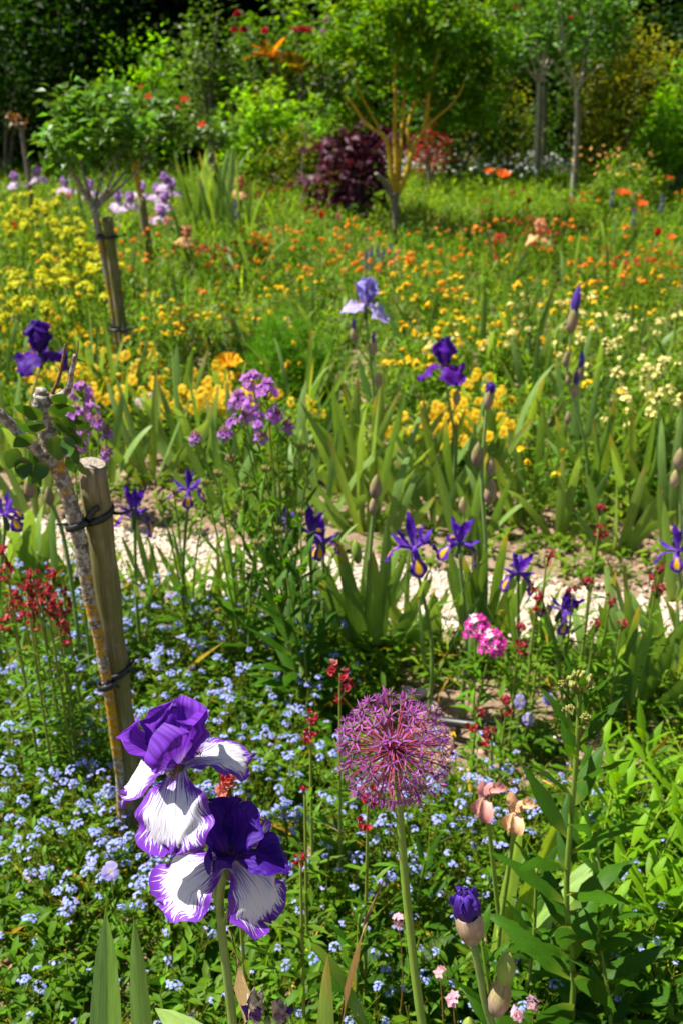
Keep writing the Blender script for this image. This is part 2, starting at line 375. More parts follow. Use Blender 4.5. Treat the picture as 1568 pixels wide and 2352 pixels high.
# ------------------------------------------------------------------ ground, path
def pathline(x): return 2.735 - .27 * (x - .28)          # centre line of the path
PW = .175
gx = np.r_[-400, -120, -40, -16, -9, np.arange(-6, 6.01, .07), 9, 16, 40, 120, 400]
gy = np.r_[-300, -80, -20, -5, np.arange(-1, 15, .07), 18, 24, 40, 90, 200, 600]
X, Y = np.meshgrid(gx, gy, indexing='ij')
Z = .010 * np.sin(X * 3.1 + 1.3 * np.sin(Y * 2.3)) + .008 * np.sin(Y * 4.7 + X * 1.7) + R.normal(0, .004, X.shape)
far = (np.abs(X) > 6.5) | (Y < -1) | (Y > 15)
Z[far] = 0
Z = np.where(np.abs(Y - pathline(X)) < PW + .02, -.012, Z - .0)
mb = MB(); mb.add(np.stack([X, Y, Z], -1), gridf(len(gx), len(gy))[:, ::-1], (1, 1, 1))
g = part('ground', mb.mesh('ground', M_soil)); tag(g, 'brown garden soil under the beds', 'ground', kind='structure')
xs = np.linspace(-6, 6, 120); t = np.linspace(-1, 1, 9)
V = np.stack([np.repeat(xs, 9), np.tile(t, 120), np.zeros(1080)], 1)
w = PW + .02 * np.sin(V[:, 0] * 5)
V = np.stack([V[:, 0], pathline(V[:, 0]) + V[:, 1] * w, .004 + .006 * (1 - V[:, 1] ** 2)], 1)
mb = MB(); mb.add(V, gridf(120, 9)[:, ::-1], (1, 1, 1))
pth = part('gravel_path', mb.mesh('gravel_path', M_gravel)); tag(pth, 'narrow path of pale limestone gravel between the beds', 'path', kind='structure')
def pebbles(name, pos, size, col, mat, label, cat):
    n = len(pos)
    b = np.array([[-1, -1, -.6], [1, -1, -.6], [1, 1, -.6], [-1, 1, -.6], [-.6, -.6, .7], [.6, -.6, .7], [.6, .6, .7], [-.6, .6, .7]])
    f = np.array([[0, 1, 5, 4], [1, 2, 6, 5], [2, 3, 7, 6], [3, 0, 4, 7], [4, 5, 6, 7]])
    V = b[None] * (1 + R.normal(0, .22, (n, 8, 3))) * size[:, None, None] * np.stack([U_(.7, 1.4, n), U_(.7, 1.3, n), U_(.45, .8, n)], 1)[:, None]
    a = U_(0, 6.28, n); c, s = np.cos(a), np.sin(a)
    V = np.stack([V[..., 0] * c[:, None] - V[..., 1] * s[:, None], V[..., 0] * s[:, None] + V[..., 1] * c[:, None], V[..., 2]], -1) + pos[:, None]
    mb = MB(); mb.add(V, (np.arange(n)[:, None, None] * 8 + f[None]).reshape(-1, 4), np.repeat(col, 8, 0))
    return tag(part(name, mb.mesh(name, mat, False)), label, cat, kind='stuff')
n = 15000; px = U_(-2.6, 2.6, n); tt = R.normal(0, .5, n) * .9
pos = np.stack([px, pathline(px) + tt * PW * 1.15, .010 + U_(0, .008, n)], 1); pos[np.abs(tt) > 1.05, 2] -= .008
pebbles('gravel', pos, U_(.0035, .0085, n), jit((1, .97, .92), .14, n), M_gravel, 'loose pale limestone pebbles covering the path', 'gravel')
n = 9000; px = U_(-3, 3, n); pos = np.stack([px, pathline(px) + PW + np.abs(R.normal(0, .45, n)), U_(-.002, .008, n)], 1)
n2 = 5000; px = U_(-1.6, 1.6, n2); pos = np.r_[pos, np.stack([px, U_(.9, 2.55, n2), U_(0, .01, n2)], 1)]
pebbles('soil_crumbs', pos, np.abs(R.normal(.005, .004, n + n2)) + .002, jit((1, .95, .9), .3, n + n2), M_clod, 'dry crumbs of soil on the open bed', 'soil')

# ------------------------------------------------------------------ petals and blooms
def petal(mb, az, th0, th1, L, W, prof='fall', nu=9, nv=12, ruff=.0, rk=5, cup=0., col=(.1, .02, .3), base=(0, 0, 0), m=0, roll=0., ph=0., twist=0., curl=0.0):
    v = np.linspace(0, 1, nv); th = np.radians(np.interp(v, [0, .3, .75, 1], [th0, th0 + (th1 - th0) * .35, th0 + (th1 - th0) * .85, th1]))
    ds = L / (nv - 1); r = np.r_[0, np.cumsum(np.cos(th[:-1]) * ds)]; z = np.r_[0, np.cumsum(np.sin(th[:-1]) * ds)]
    if prof == 'fall': f = np.interp(v, [0, .12, .25, .4, .55, .7, .82, .92, .97, 1], [.20, .26, .50, .84, .98, 1.0, .97, .82, .60, .22])
    elif prof == 'standard': f = np.interp(v, [0, .12, .28, .45, .62, .78, .9, .96, 1], [.14, .24, .55, .86, 1.0, .95, .72, .48, .16])
    elif prof == 'dfall': f = np.interp(v, [0, .2, .45, .58, .68, .8, .9, .97, 1], [.28, .34, .40, .5, .9, 1.0, .85, .5, .2])
    elif prof == 'lance': f = np.interp(v, [0, .2, .5, .75, .92, 1], [.25, .5, 1, .85, .4, .08])
    else: f = np.interp(v, [0, .25, .6, .85, .95, 1], [.2, .65, 1, .8, .5, .15])
    u = np.linspace(-1, 1, nu); UU, VV = np.meshgrid(u, v); Fv = f[:, None]; th2 = th[:, None]
    side = UU * Fv * W * .5 * (1 + (ruff * 9) * np.sin(VV * 21 + ph * 3 + 2 * np.sign(UU)) * np.clip(VV * 2 - .3, 0, 1))
    edge = np.abs(UU) ** 1.7 * np.clip((VV - .15) / .35, 0, 1)
    an = np.arctan2(UU * Fv, 1.02 - VV) if prof in ('fall', 'standard') else UU * 1.5 + VV * 4
    end = np.clip((VV - .8) / .2, 0, 1) ** 2
    nd = ruff * (np.maximum(edge, end * .8)) * (np.sin(rk * an * 2 + ph) + .6 * np.sin(rk * 3.3 * an + ph * 2.3)) + cup * (UU * Fv) ** 2 * W
    nd += .35 * ruff * np.sin(UU * 3 + VV * 5 + ph) * VV
    x = r[:, None] - np.sin(th2) * nd; zz = z[:, None] + np.cos(th2) * nd
    rl = roll * (VV - .2); y = side * np.cos(rl) ; zz = zz + side * np.sin(rl)
    V = np.stack([x, y, zz], -1).reshape(-1, 3)
    e = np.minimum((1 - np.abs(UU)) * np.maximum(Fv, .0) , (1 - VV) * L / (W * .5)); e = np.where(VV < .3, np.maximum(e, (.3 - VV) * 2), e)
    P = np.stack([np.arctan2(UU * Fv, VV * 1.1 + .25), VV, e], -1).reshape(-1, 3)
    c, s = math.cos(az), math.sin(az)
    V = np.stack([V[:, 0] * c - V[:, 1] * s, V[:, 0] * s + V[:, 1] * c, V[:, 2]], 1) + np.asarray(base)
    C = col(UU.ravel(), VV.ravel(), e.ravel()) if callable(col) else col
    mb.add(V, gridf(nv, nu), C, m, P)

def lerp3(a, b, t): t = np.clip(t, 0, 1)[:, None]; return np.asarray(a)[None] * (1 - t) + np.asarray(b)[None] * t
def beard(mb, az, col, L=.03, base=(0, 0, .008)):
    n = 46; t = U_(.1, 1, n); c, s = math.cos(az), math.sin(az); w = R.normal(0, .0022, n)
    B = np.stack([c * t * L - s * w, s * t * L + c * w, .003 + .012 * t - .012 * t * t], 1) + np.asarray(base)
    d = hemi(n, .3, 1); threads(mb, B, B + d * .006, .0007, .0004, jit(col, .3, n))

def bearded(colS, colF, matS, matF, hi=False, seed=0, falls=None, stands=None, beardcol=(.45, .25, .05), scale=1.):
    """meshes for one bearded iris bloom: list of (name, mesh)"""
    R2 = random.Random(seed); out = []
    falls = falls or [(math.radians(-95 + 120 * k), 25, -80, .088, .075) for k in range(3)]
    stands = stands or [(math.radians(-35 + 120 * k), 62, 112, .082, .066) for k in range(3)]
    nu, nv = (29, 34) if hi else (11, 14)
    for i, (az, a, b, L, W) in enumerate(falls):
        mb = MB(); petal(mb, az, a, b, L, W, 'fall', nu, nv, .0085 if hi else .012, 4, -.06, colF, (0, 0, .0), ph=R2.uniform(0, 6), roll=R2.uniform(-.15, .15)); out.append(('fall', mb.mesh('iris_fall', matF)))
        mb = MB(); beard(mb, az, beardcol); out.append(('beard', mb.mesh('iris_beard', M_petal)))
    for i, (az, a, b, L, W) in enumerate(stands):
        mb = MB(); petal(mb, az, a, b, L, W, 'standard', nu, nv, .0115 if hi else .013, 3.6, .14, colS, (0, 0, .004), ph=R2.uniform(0, 6), roll=R2.uniform(-.3, .3)); out.append(('standard', mb.mesh('iris_standard', matS)))
    mb = MB()
    for i, (az, a, b, L, W) in enumerate(falls): petal(mb, az, 35, 75, .036, .018, 'lance', 5, 7, .001, 3, -.3, colS, (0, 0, .008))
    tube(mb, [(0, 0, -.035), (0, 0, -.015), (0, 0, .006)], [.0055, .006, .007], 8, (.12, .2, .05))
    return out, mb.mesh('iris_bloom_core', [matS])

def place_bloom(parent, bl, loc, rot=(0, 0, 0), s=1.0, name='bloom'):
    parts_, core = bl
    b = part(name, core, parent, loc=loc, rot=rot, s=s)
    for nm, me in parts_: part(nm, me, b)
    return b

V_STD = lambda u, v, e: lerp3((.38, .24, .60), (.165, .030, .44), v * 2.6 + np.abs(u) * .3 - .25)
D_STD = lambda u, v, e: lerp3((.14, .05, .34), (.050, .008, .24), v * 2.5)

# unit leaves -------------------------------------------------------------------
def unit_blade(bend, twist, n=11, cols=5, prof=None, col=(1, 1, 1), tipc=None, fold=.10, mat=None, wav=0.):
    v = np.linspace(0, 1, n); u = np.linspace(-1, 1, cols); UU, VV = np.meshgrid(u, v)
    f = np.interp(v, *(prof or ([0, .15, .5, .75, .9, .97, 1], [.75, .9, 1, .85, .52, .22, .02])))[:, None]
    th = bend * v ** 2; z = np.r_[0, np.cumsum(np.cos(th))[:-1]] / (n - 1); y = np.r_[0, np.cumsum(np.sin(th))[:-1]] / (n - 1)
    x = UU * f * .5; tw = twist * VV
    yy = y[:, None] + fold * .06 * np.abs(UU) * f + wav * .02 * np.sin(VV * 17 + UU * 2) * np.abs(UU)
    V = np.stack([x * np.cos(tw), yy + x * np.sin(tw) * .08, np.broadcast_to(z[:, None], UU.shape)], -1)
    C = np.broadcast_to(np.asarray(col, float), (n * cols, 3)).copy()
    if tipc is not None:
        k = np.clip((VV.ravel() - .82) / .15, 0, 1)[:, None]; C = C * (1 - k) + np.asarray(tipc) * k
    bk = np.clip((.22 - VV.ravel()) / .22, 0, 1)[:, None] * .6; C = C * (1 - bk) + np.asarray((.22, .26, .10)) * bk
    mb = MB(); mb.add(V, gridf(n, cols), C, 0, np.stack([UU, VV, 0 * UU], -1)); return mb.mesh('blade', mat or M_blade)
SW_COL = [(.115, .215, .075), (.14, .245, .085), (.10, .19, .06), (.165, .27, .105), (.18, .28, .07)]
SWORD = [unit_blade(b, tw, col=SW_COL[i % 5], tipc=tp) for i, (b, tw, tp) in enumerate([(.05, .2, None), (.2, -.3, None), (.45, .3, (.3, .22, .08)), (.75, .5, None), (.15, -.6, (.28, .2, .07)), (.3, .1, None), (1.2, .4, None)])]
DRYBLADE = [unit_blade(b, tw, col=c, mat=M_dry, wav=2.) for b, tw, c in [(.8, 2., (.42, .29, .13)), (1.5, 3., (.36, .22, .09)), (.3, 1., (.50, .38, .19))]]
LANCEP = ([0, .08, .25, .45, .7, .88, 1], [.14, .3, .8, 1, .72, .32, .02])
LANCE = [unit_blade(b, tw, 9, 5, LANCEP, c, None, .45, M_leaf, w) for b, tw, c, w in [(.5, .2, (.05, .135, .018), .6), (.9, -.3, (.065, .16, .02), 1.), (.3, .4, (.042, .115, .018), .5), (1.3, .2, (.075, .17, .025), 1.2)]]
LANCED = [unit_blade(b, tw, 9, 5, LANCEP, c, None, .45, M_leaf, w) for b, tw, c, w in [(.5, .2, (.030, .095, .016), .8), (.9, -.3, (.036, .11, .018), 1.2), (.3, .4, (.026, .08, .014), .6)]]  # darker lance leaves: their dark green, with some shade painted into the colour
LIMEL = [unit_blade(b, tw, 8, 5, LANCEP, c, None, .4, M_leaf, .5) for b, tw, c in [(.6, .2, (.11, .25, .022)), (1.0, -.2, (.13, .27, .025)), (.3, .3, (.09, .21, .02))]]
OVALP = ([0, .1, .3, .55, .8, .93, 1], [.15, .55, .95, .95, .58, .26, .02])
ROSEL = [unit_blade(b, tw, 8, 5, OVALP, c, None, .5, M_gloss, .4) for b, tw, c in [(.4, .1, (.028, .085, .022)), (.7, -.2, (.035, .10, .022)), (.2, .2, (.06, .15, .03))]]

def sword_fan(loc, n, h, face, label, group, wid=.028, spread=38, name='iris_fan', cat='iris leaves', lean=0.):
    t = thing(name, label, cat, loc, face, group)
    angs = np.linspace(-spread, spread, n) + U_(-6, 6, n)
    for i, a in enumerate(angs):
        ar = math.radians(a); hh = h * (1 - .3 * abs(a) / max(spread, 1)) * U_(.82, 1.08); y = U_(-.02, .02)
        d = A(math.sin(ar), U_(-.18, .18) + lean, math.cos(ar)); nn = A(-.2 * math.sin(ar), -1 if R.random() < .5 else 1, .1 * U_(-1, 1))
        if R.random() < .25: nn = A(math.cos(ar) * np.sign(a + .01), U_(-.7, .7), -math.sin(ar))
        part('leaf', SWORD[int(R.integers(len(SWORD)))], t, mat=mtx(A(.012 * (i - n / 2), y, -.01), d, nn, hh, wid * U_(.75, 1.15)))
    return t

# ------------------------------------------------------------------ iris buds
def bud_mesh(kind):
    mb = MB()
    if kind == 'opening':
        lathe(mb, [(.004, 0), (.0095, .006), (.0150, .016), (.0172, .028), (.0166, .040), (.0150, .050), (.0145, .051), (.0135, .045), (.0122, .030)], 16, [(.16, .24, .09), (.30, .30, .15), (.46, .34, .21), (.50, .37, .26), (.46, .36, .28), (.3, .2, .14)], 0, lobes=2, lamp=.05)
        return mb.mesh('bud_spathe', M_dry)
    if kind == 'tip':
        lathe(mb, [(.007, .028), (.0125, .044), (.0145, .056), (.0135, .066), (.0105, .076), (.007, .082), (.002, .078)], 20, [(.16, .2, .1), (.07, .03, .24), (.075, .02, .30), (.10, .04, .36), (.055, .015, .26)], 0, lobes=5, lamp=.17)
        for k in range(5): petal(mb, k * 1.257 + .3, 84, 128, .034, .018, 'lance', 7, 9, .004, 3, -.7, (.10, .04, .36), (.006 * math.cos(k * 1.257 + .3), .006 * math.sin(k * 1.257 + .3), .052))
        return mb.mesh('bud_tip', M_vpetal)
    if kind == 'green':
        lathe(mb, [(.003, 0), (.0085, .008), (.0115, .020), (.0110, .034), (.0075, .046), (.003, .054), (.0005, .057)], 14, [(.16, .24, .07), (.15, .26, .07), (.17, .27, .09), (.15, .25, .08), (.26, .30, .10)], 0, lobes=2, lamp=.08)
        return mb.mesh('green_bud', M_stem)
    if kind == 'papery':
        lathe(mb, [(.004, 0), (.0105, .010), (.0140, .024), (.0130, .038), (.0085, .052), (.003, .062), (.0005, .066)], 14, [(.20, .24, .10), (.40, .27, .24), (.36, .29, .14), (.33, .30, .12), (.42, .34, .20)], 0, lobes=2, lamp=.10)
        return mb.mesh('papery_spathe', M_dry)
    if kind == 'slimtip':
        lathe(mb, [(.0035, .02), (.0062, .034), (.0058, .046), (.0030, .058), (.0004, .066)], 10, [(.13, .08, .32), (.11, .04, .36), (.15, .08, .44), (.09, .03, .3)], 0, lobes=3, lamp=.2)
        return mb.mesh('slim_tip', M_vpetal)
BUD = {k: bud_mesh(k) for k in ('opening', 'tip', 'green', 'papery', 'slimtip')}

def stemmesh(path, r, col=(.13, .22, .10), sides=8, n=14, mat=None):
    mb = MB(); tube(mb, smoothpath(path, n), r, sides, col); return mb.mesh('stem', mat or M_stem)
def blend_dir(d):                                       # rotation that takes +Z to d
    return Vector(d).to_track_quat('Z', 'Y').to_matrix().to_4x4()
def place(parent, name, me, loc, d=(0, 0, 1), s=1., spin=0.):
    M = Matrix.Translation(Vector(tuple(loc))) @ blend_dir(d) @ Matrix.Rotation(spin, 4, 'Z') @ Matrix.Scale(s, 4)
    return part(name, me, parent, mat=M)

# ================================================================== HERO PLANTS (near bed)
# ---- white and purple bearded iris
PALEB = unit_blade(.06, .1, col=(.155, .31, .14))
base = A(-.125, .80, 0.)
t = thing('bearded_iris', 'white bearded iris with purple frilled edges, two open blooms on one stem', 'iris', base)
low, up_ = at(527, 1975, .80) - base, at(412, 1766, .83) - base
st = at(505, 2085, .80) - base
part('stem', stemmesh([A(.004, 0, -.02), A(.004, 0, .3), at(535, 2352, .8) - base, st, low + A(-.004, .004, -.02)], [.0062, .006, .0055, .0048, .004], (.15, .25, .115)), t)
part('branch', stemmesh([st + A(-.003, .006, .0), low * .55 + up_ * .45 + A(-.01, .035, -.03), up_ + A(0, .01, -.03)], [.0042, .004, .0038], (.16, .26, .12)), t)
rd = math.radians
blU = bearded(V_STD, (1, 1, 1), M_vpetal, M_plicata, True, 3,
    [(rd(-92), 12, -66, .104, .088), (rd(22), 26, -52, .096, .066), (rd(174), 8, -70, .094, .060)],
    [(rd(-38), 62, 88, .078, .094), (rd(82), 64, 86, .084, .084), (rd(192), 38, 66, .086, .064)])
place_bloom(t, blU, up_, (rd(6), rd(-3), 0), .90)
blL = bearded(D_STD, (1, 1, 1), M_vpetal, M_plicata, True, 8,
    [(rd(-154), 10, -44, .108, .116), (rd(-42), 4, -76, .104, .088), (rd(62), 28, -30, .078, .052)],
    [(rd(-18), 38, -24, .088, .056), (rd(-110), 50, 15, .056, .036), (rd(55), 58, 80, .084, .084), (rd(145), 54, 84, .086, .076)])
place_bloom(t, blL, low, (rd(4), rd(2), 0), .81)
mb = MB(); petal(mb, rd(-60), 80, 70, .052, .022, 'lance', 7, 9, .001, 3, -.5, lambda u, v, e: lerp3((.26, .27, .09), (.40, .21, .09), v * 1.6)); sp = mb.mesh('spathe', M_dry)
place(t, 'spathe', sp, st + A(.004, -.006, -.012), (.12, -.1, 1))
place(t, 'spathe', BUD['papery'], up_ + A(.008, -.004, -.055), (-.1, 0, 1), .85)
for i, (a, b, w, l) in enumerate([((242, 2352), (242, 2108), .042, .30), ((318, 2352), (298, 2120), .032, .30)]):
    p0, p1 = at(*a, .84 + .03 * i), at(*b, .86 + .03 * i); d = nrm(p1 - p0); p0 = p1 - d * .62
    part('leaf', SWORD[0] if i else PALEB, t, mat=mtx(p0 - base, d, (.45 if i else -.15, 1, .0), .62, w * 1.12))
p0, p1 = at(480, 2400, .72), at(312, 2262, .78); d = nrm(p1 - p0)
part('leaf', SWORD[3], t, mat=mtx(p1 - d * .3 - base, d, (.2, .3, -1), .3, .040))
p1 = at(715, 2232, .86)
part('leaf', SWORD[4], t, mat=mtx(p1 - A(-.01, .0, .40) - base, (.02, .02, 1), (.1, 1, 0), .40, .030))
p1 = at(718, 2140, .92); part('dry_leaf', DRYBLADE[1], t, mat=mtx(p1 - A(-.03, .03, .42) - base, (-.03, .0, 1), (.5, 1, 0), .45, .007))
p1 = at(415, 2070, .98); part('dry_leaf', DRYBLADE[0], t, mat=mtx(p1 - A(-.06, .05, .40) - base, (.16, -.05, 1), (-.5, .6, 0), .36, .022))

# ---- withered bloom
b0 = at(612, 2300, .80)
t = thing('withered_iris', 'withered iris with shrivelled violet petals beside the striped iris stem', 'iris', (b0[0], b0[1], 0))
part('stem', stemmesh([(0, 0, -.02), (0, 0, .3), (0, 0, b0[2] - .03)], [.005, .004], (.2, .24, .12)), t)
mb = MB()
for k in range(9):
    c_ = [(.10, .04, .28), (.50, .42, .38), (.36, .26, .34), (.62, .55, .42)][k % 4]
    petal(mb, k * 2.4, 70 + 8 * (k % 3), 95 + 40 * (k % 3), .036 + .005 * (k % 4), .016, 'lance', 7, 10, .004, 5, .9, c_, (.006 * math.cos(k * 2.4), .006 * math.sin(k * 2.4), 0), ph=k)
wm = mb.mesh('withered_petals', M_dry)
place(t, 'withered_bloom', wm, (-.012, 0, b0[2] - .03), (-.15, -.2, 1)); place(t, 'withered_bloom', wm, (.014, 0, b0[2] - .032), (.12, -.1, 1), .95, 2.)

# ---- opening iris buds
b0 = at(1083, 2160, .86); bs = A(.140, .86, 0)
t = thing('budding_iris', 'iris stem with opening violet bud in papery tan spathe and green buds', 'iris', bs)
n1 = at(1112, 2300, .86) - bs; tp = at(1086, 2165, .86) - bs
part('stem', stemmesh([A(.01, 0, -.02), A(.01, 0, .3), at(1128, 2400, .86) - bs, n1, tp], [.0058, .0056, .005, .0042], (.14, .25, .12)), t)
d0 = nrm(tp - n1)
o = place(t, 'spathe', BUD['opening'], tp - d0 * .002, d0, 1.03); part('bud_tip', BUD['tip'], o)
c1 = at(1135, 2330, .855) - bs
place(t, 'spathe', BUD['papery'], c1, (.12, -.05, 1), 1.12, .4)
place(t, 'bud', BUD['green'], c1 + (at(1155, 2262, .85) - at(1135, 2330, .855)), (.06, 0, 1), .98, .7)
b2 = at(1078, 2395, .84) - bs
o = place(t, 'bud', BUD['green'], b2 + A(0, 0, -.02), (-.05, 0, 1), 1.15)
place(t, 'bud_tip', BUD['slimtip'], b2 + A(-.002, 0, -.03), (-.05, 0, 1), 1.0)
part('branch', stemmesh([n1 + A(-.02, 0, -.09), b2 + A(0, 0, -.06), b2 + A(0, 0, -.015)], [.004, .004], (.14, .25, .12)), t)

# ---- allium
head = at(905, 1722, .97); foot = at(968, 2352, .93)
bs = A(foot[0] + .035, .92, 0)
t = thing('allium', 'round purple allium globe of starry florets on a tall green stem', 'allium', bs)
hc = head - bs
part('stem', stemmesh([A(.0, 0, -.02), A(-.01, .0, .25), foot - bs, at(935, 2080, .955) - bs, hc], [.0075, .0068, .0062, .0055, .005], (.15, .27, .075)), t)
def star(v):
    mb = MB(); pc = jit((.36, .085, .38), .15)
    for k in range(6):
        a = k * 1.047 + U_(-.12, .12); L = U_(.0125, .0175); e = U_(-.15, .5)
        d = A(math.cos(a) * math.cos(e), math.sin(a) * math.cos(e), math.sin(e)); n_ = A(-math.cos(a) * math.sin(e), -math.sin(a) * math.sin(e), math.cos(e))
        leaves(mb, [A(0, 0, 0)], d, n_, L, .0030, jit(pc, .2), -.1, .5, shape=(.6, .62))
    for k in range(6):
        a = k * 1.047 + .5; threads(mb, [A(0, 0, 0)], [A(math.cos(a) * .004, math.sin(a) * .004, .008)], .00045, .0003, (.42, .16, .40))
    lathe(mb, [(.0006, -.001), (.0022, .001), (.0018, .0035), (.0003, .0045)], 6, (.17, .20, .06))
    return mb.mesh('star_floret', M_petal)
def budf():
    mb = MB(); lathe(mb, [(.0007, 0), (.0022, .003), (.0026, .006), (.0014, .010), (.0002, .013)], 7, (.28, .055, .25), lobes=3, lamp=.1); return mb.mesh('bud_floret', M_petal)
STARS = [star(i) for i in range(5)]; BUDF = budf()
mb = MB(); threads(mb, [A(0, 0, 0)], [A(0, 0, 1.)], .0009, .0007, (.20, .04, .12)); ped = mb.mesh('pedicel', M_stem)
for i in range(150):
    z = 1 - 2 * (i + .5) / 150; a = i * 2.39996
    d = nrm(A(math.sqrt(1 - z * z) * math.cos(a), math.sqrt(1 - z * z) * math.sin(a), z) + R.normal(0, .07, 3))
    L = U_(.058, .071)
    bud = R.random() < .14
    o = place(t, 'floret', BUDF if bud else STARS[i % 5], hc + d * L, nrm(d + R.normal(0, .16, 3)), U_(.85, 1.12), U_(0, 6))
    q = part('pedicel', ped, t); q.matrix_local = Matrix.Translation(Vector(hc)) @ blend_dir(d) @ Matrix.Diagonal((1, 1, L, 1))
p1 = at(800, 2090, 1.05)
for (px_, py_, d_, l_, w_, dd) in [(690, 1960, 1.12, .5, .034, (-.28, .05, 1)), (1000, 2230, 1.02, .4, .026, (-.1, .1, 1))]:
    p1 = at(px_, py_, d_); d = nrm(A(*dd)); part('leaf', SWORD[6], t, mat=mtx(p1 - d * l_ * .9 - bs, d, (-.6, -.6, 0), l_, w_))

# ---- tall leafy stem in bud (dame's rocket, right)
def leafy_stem(t, path, nl, l0, l1, meshes, wr=.26, start=.08, stemr=(.006, .004), col=(.14, .24, .06), droop=.5, ph=0., end=.97):
    P = smoothpath(path, 24); part('stem', stemmesh(path, stemr, col, 7, 18), t)
    for i in range(nl):
        f = start + (end - start) * (i / max(nl - 1, 1)); p = A(*[np.interp(f, np.linspace(0, 1, 24), P[:, k]) for k in range(3)])
        a = i * 2.4 + ph; L = (l0 + (l1 - l0) * f) * U_(.85, 1.15); el = .35 + .75 * f
        d = A(math.cos(a) * math.cos(el), math.sin(a) * math.cos(el), math.sin(el))
        part('leaf', meshes[int(R.integers(len(meshes)))], t, mat=mtx(p, d, A(math.cos(a), math.sin(a), -droop * 2), L, L * wr * U_(.85, 1.15)))
    return P
def budcluster(n=40, r=.014, col=(.20, .22, .10), rb=.0022, el=1.6):
    mb = MB(); d = hemi(n, -.1, 1.); c = d * r * U_(.6, 1, n)[:, None]
    for q in range(n): lathe(mb, [(.0003, -rb * el), (rb, 0), (rb * .7, rb * el * .7), (.0002, rb * el)], 5, jit(col, .25), origin=c[q])
    threads(mb, np.zeros((n, 3)) - A(0, 0, r), c, .0007, .0006, (.16, .22, .07)); return mb.mesh('bud_cluster', M_stem)
BUDC = [budcluster(), budcluster(30, .012, (.24, .13, .20)), budcluster(26, .010, (.20, .20, .10))]
tp = at(1332, 1580, 1.12); bs = A(gd(1275, 2480)[0] + .02, 1.12, 0)
t = thing('dames_rocket', 'tall leafy stem topped with green buds, at the feathery lime leaves', 'flower')
t.location = tuple(bs)
P = leafy_stem(t, [A(0, 0, -.02), A(-.01, 0, .22), at(1300, 2050, 1.12) - bs, at(1322, 1750, 1.12) - bs, tp - bs], 36, .20, .06, LANCED, .25, .05, (.0052, .0045, .003), (.12, .21, .055), ph=2.2)
place(t, 'bud_cluster', BUDC[0], tp - bs + A(0, 0, .006), (0, 0, 1), 1.35)
for i in range(7):
    q = P[18 + (i % 5)]; a = i * 2.4; e = q + A(math.cos(a) * .025, math.sin(a) * .025, .02)
    place(t, 'bud_cluster', BUDC[2], e, nrm(e - q), .75)

# ---- spent tulips
def spent(parent, loc, d, c1, c2, s=1.):
    mb = MB()
    for k in range(6): petal(mb, k * 1.05 + .4, [40, -30, 60, -55, 20, 75][k], [-40, -110, 140, -95, -70, 150][k], U_(.034, .048), .022, 'oval', 7, 10, .003, 4, .5, lambda u, v, e: lerp3(c1, c2, v * 1.2 + np.abs(u) * .3), ph=k)
    tube(mb, [(0, 0, -.004), (0, 0, .010), (0, 0, .022)], [.003, .0035, .002], 6, (.25, .27, .08))
    place(parent, 'withered_bloom', mb.mesh('spent_tulip', M_dry), loc, d, s)
for (px_, py_, d_, bx, lab, c1, c2) in [(1115, 1835, 1.25, 1150, 'spent tulip with faded pink petals curling over its straight stem', (.70, .50, .34), (.62, .26, .26)),
                                         (1185, 1870, 1.22, 1145, 'spent tulip with shrivelled peach petals hanging from its stem', (.74, .56, .36), (.60, .34, .18))]:
    p1 = at(px_, py_, d_); p2 = at(bx, 2150, d_ + .02); bs = A(p2[0], d_ + .02, 0)
    t = thing('spent_tulip', lab, 'tulip', bs)
    part('stem', stemmesh([A(0, 0, -.02), A(0, 0, .2), p2 - bs, p1 - bs], [.0045, .0042, .0038], (.16, .26, .07)), t)
    spent(t, p1 - bs + A(0, 0, .002), (0, -.2, 1), c1, c2, 1.05)
    dd = nrm(A(*( (.22, .02, 1) if bx == 1150 else (.05, .1, 1))))
    part('leaf', unit_blade(.25, .2, 10, 5, ([0, .2, .5, .8, .95, 1], [.6, .9, 1, .7, .3, .05]), (.19, .30, .05), None, .5), t, mat=mtx(A(-.01, 0, .0), dd, (-.4, -1, 0) if bx == 1150 else (.8, .5, 0), .52 if bx == 1150 else .40, .040))
    part('leaf', SWORD[3], t, mat=mtx(A(.01, 0, 0), nrm(A(.35, .2, 1)), (1, .2, -.3), .34, .038))

# ---- red wallflowers near
def four_cluster(n, r, fr, col, eye=None, lo=-.35, cv=.2, mat=None, npet=4, drooped=0.):
    mb = MB(); d = nrm(hemi(n, lo, 1.) + R.normal(0, .1, (n, 3))); c = d * r * U_(.7, 1.05, n)[:, None]; c[:, 2] *= 1.15
    florets(mb, c, nrm(d * .8 + A(0, -.0, .35 - drooped)), fr * U_(.8, 1.15, n), npet, jit(col, cv, n), eye, cupped=.25)
    threads(mb, np.tile(A(0, 0, -r * .8), (n, 1)), c, .0008, .0006, (.13, .18, .05)); return mb.mesh('flower_cluster', mat or M_petal)
def crumple(n, r, s, col, col2):                         # folded red wallflower petals
    mb = MB(); d = hemi(n, -.5, 1.); c = d * r * U_(.5, 1, n)[:, None]; c[:, 2] *= 1.5
    for q in range(n):
        for k in range(3): petal(mb, U_(0, 6.3), U_(-10, 60), U_(40, 150), s * U_(.8, 1.3), s * .95, 'oval', 3, 5, .001, 4, U_(.2, .9), jit(col if R.random() < .7 else col2, .25), c[q], ph=U_(0, 6))
    threads(mb, np.tile(A(0, 0, -r * 1.6), (n, 1)), c, .0009, .0007, (.15, .16, .05)); return mb.mesh('flower_cluster', M_petal)
REDC = [crumple(8, .012, .0085, (.46, .028, .05), (.52, .12, .12)), crumple(6, .010, .008, (.40, .02, .035), (.50, .10, .09)), crumple(10, .015, .0085, (.50, .04, .06), (.55, .2, .16))]
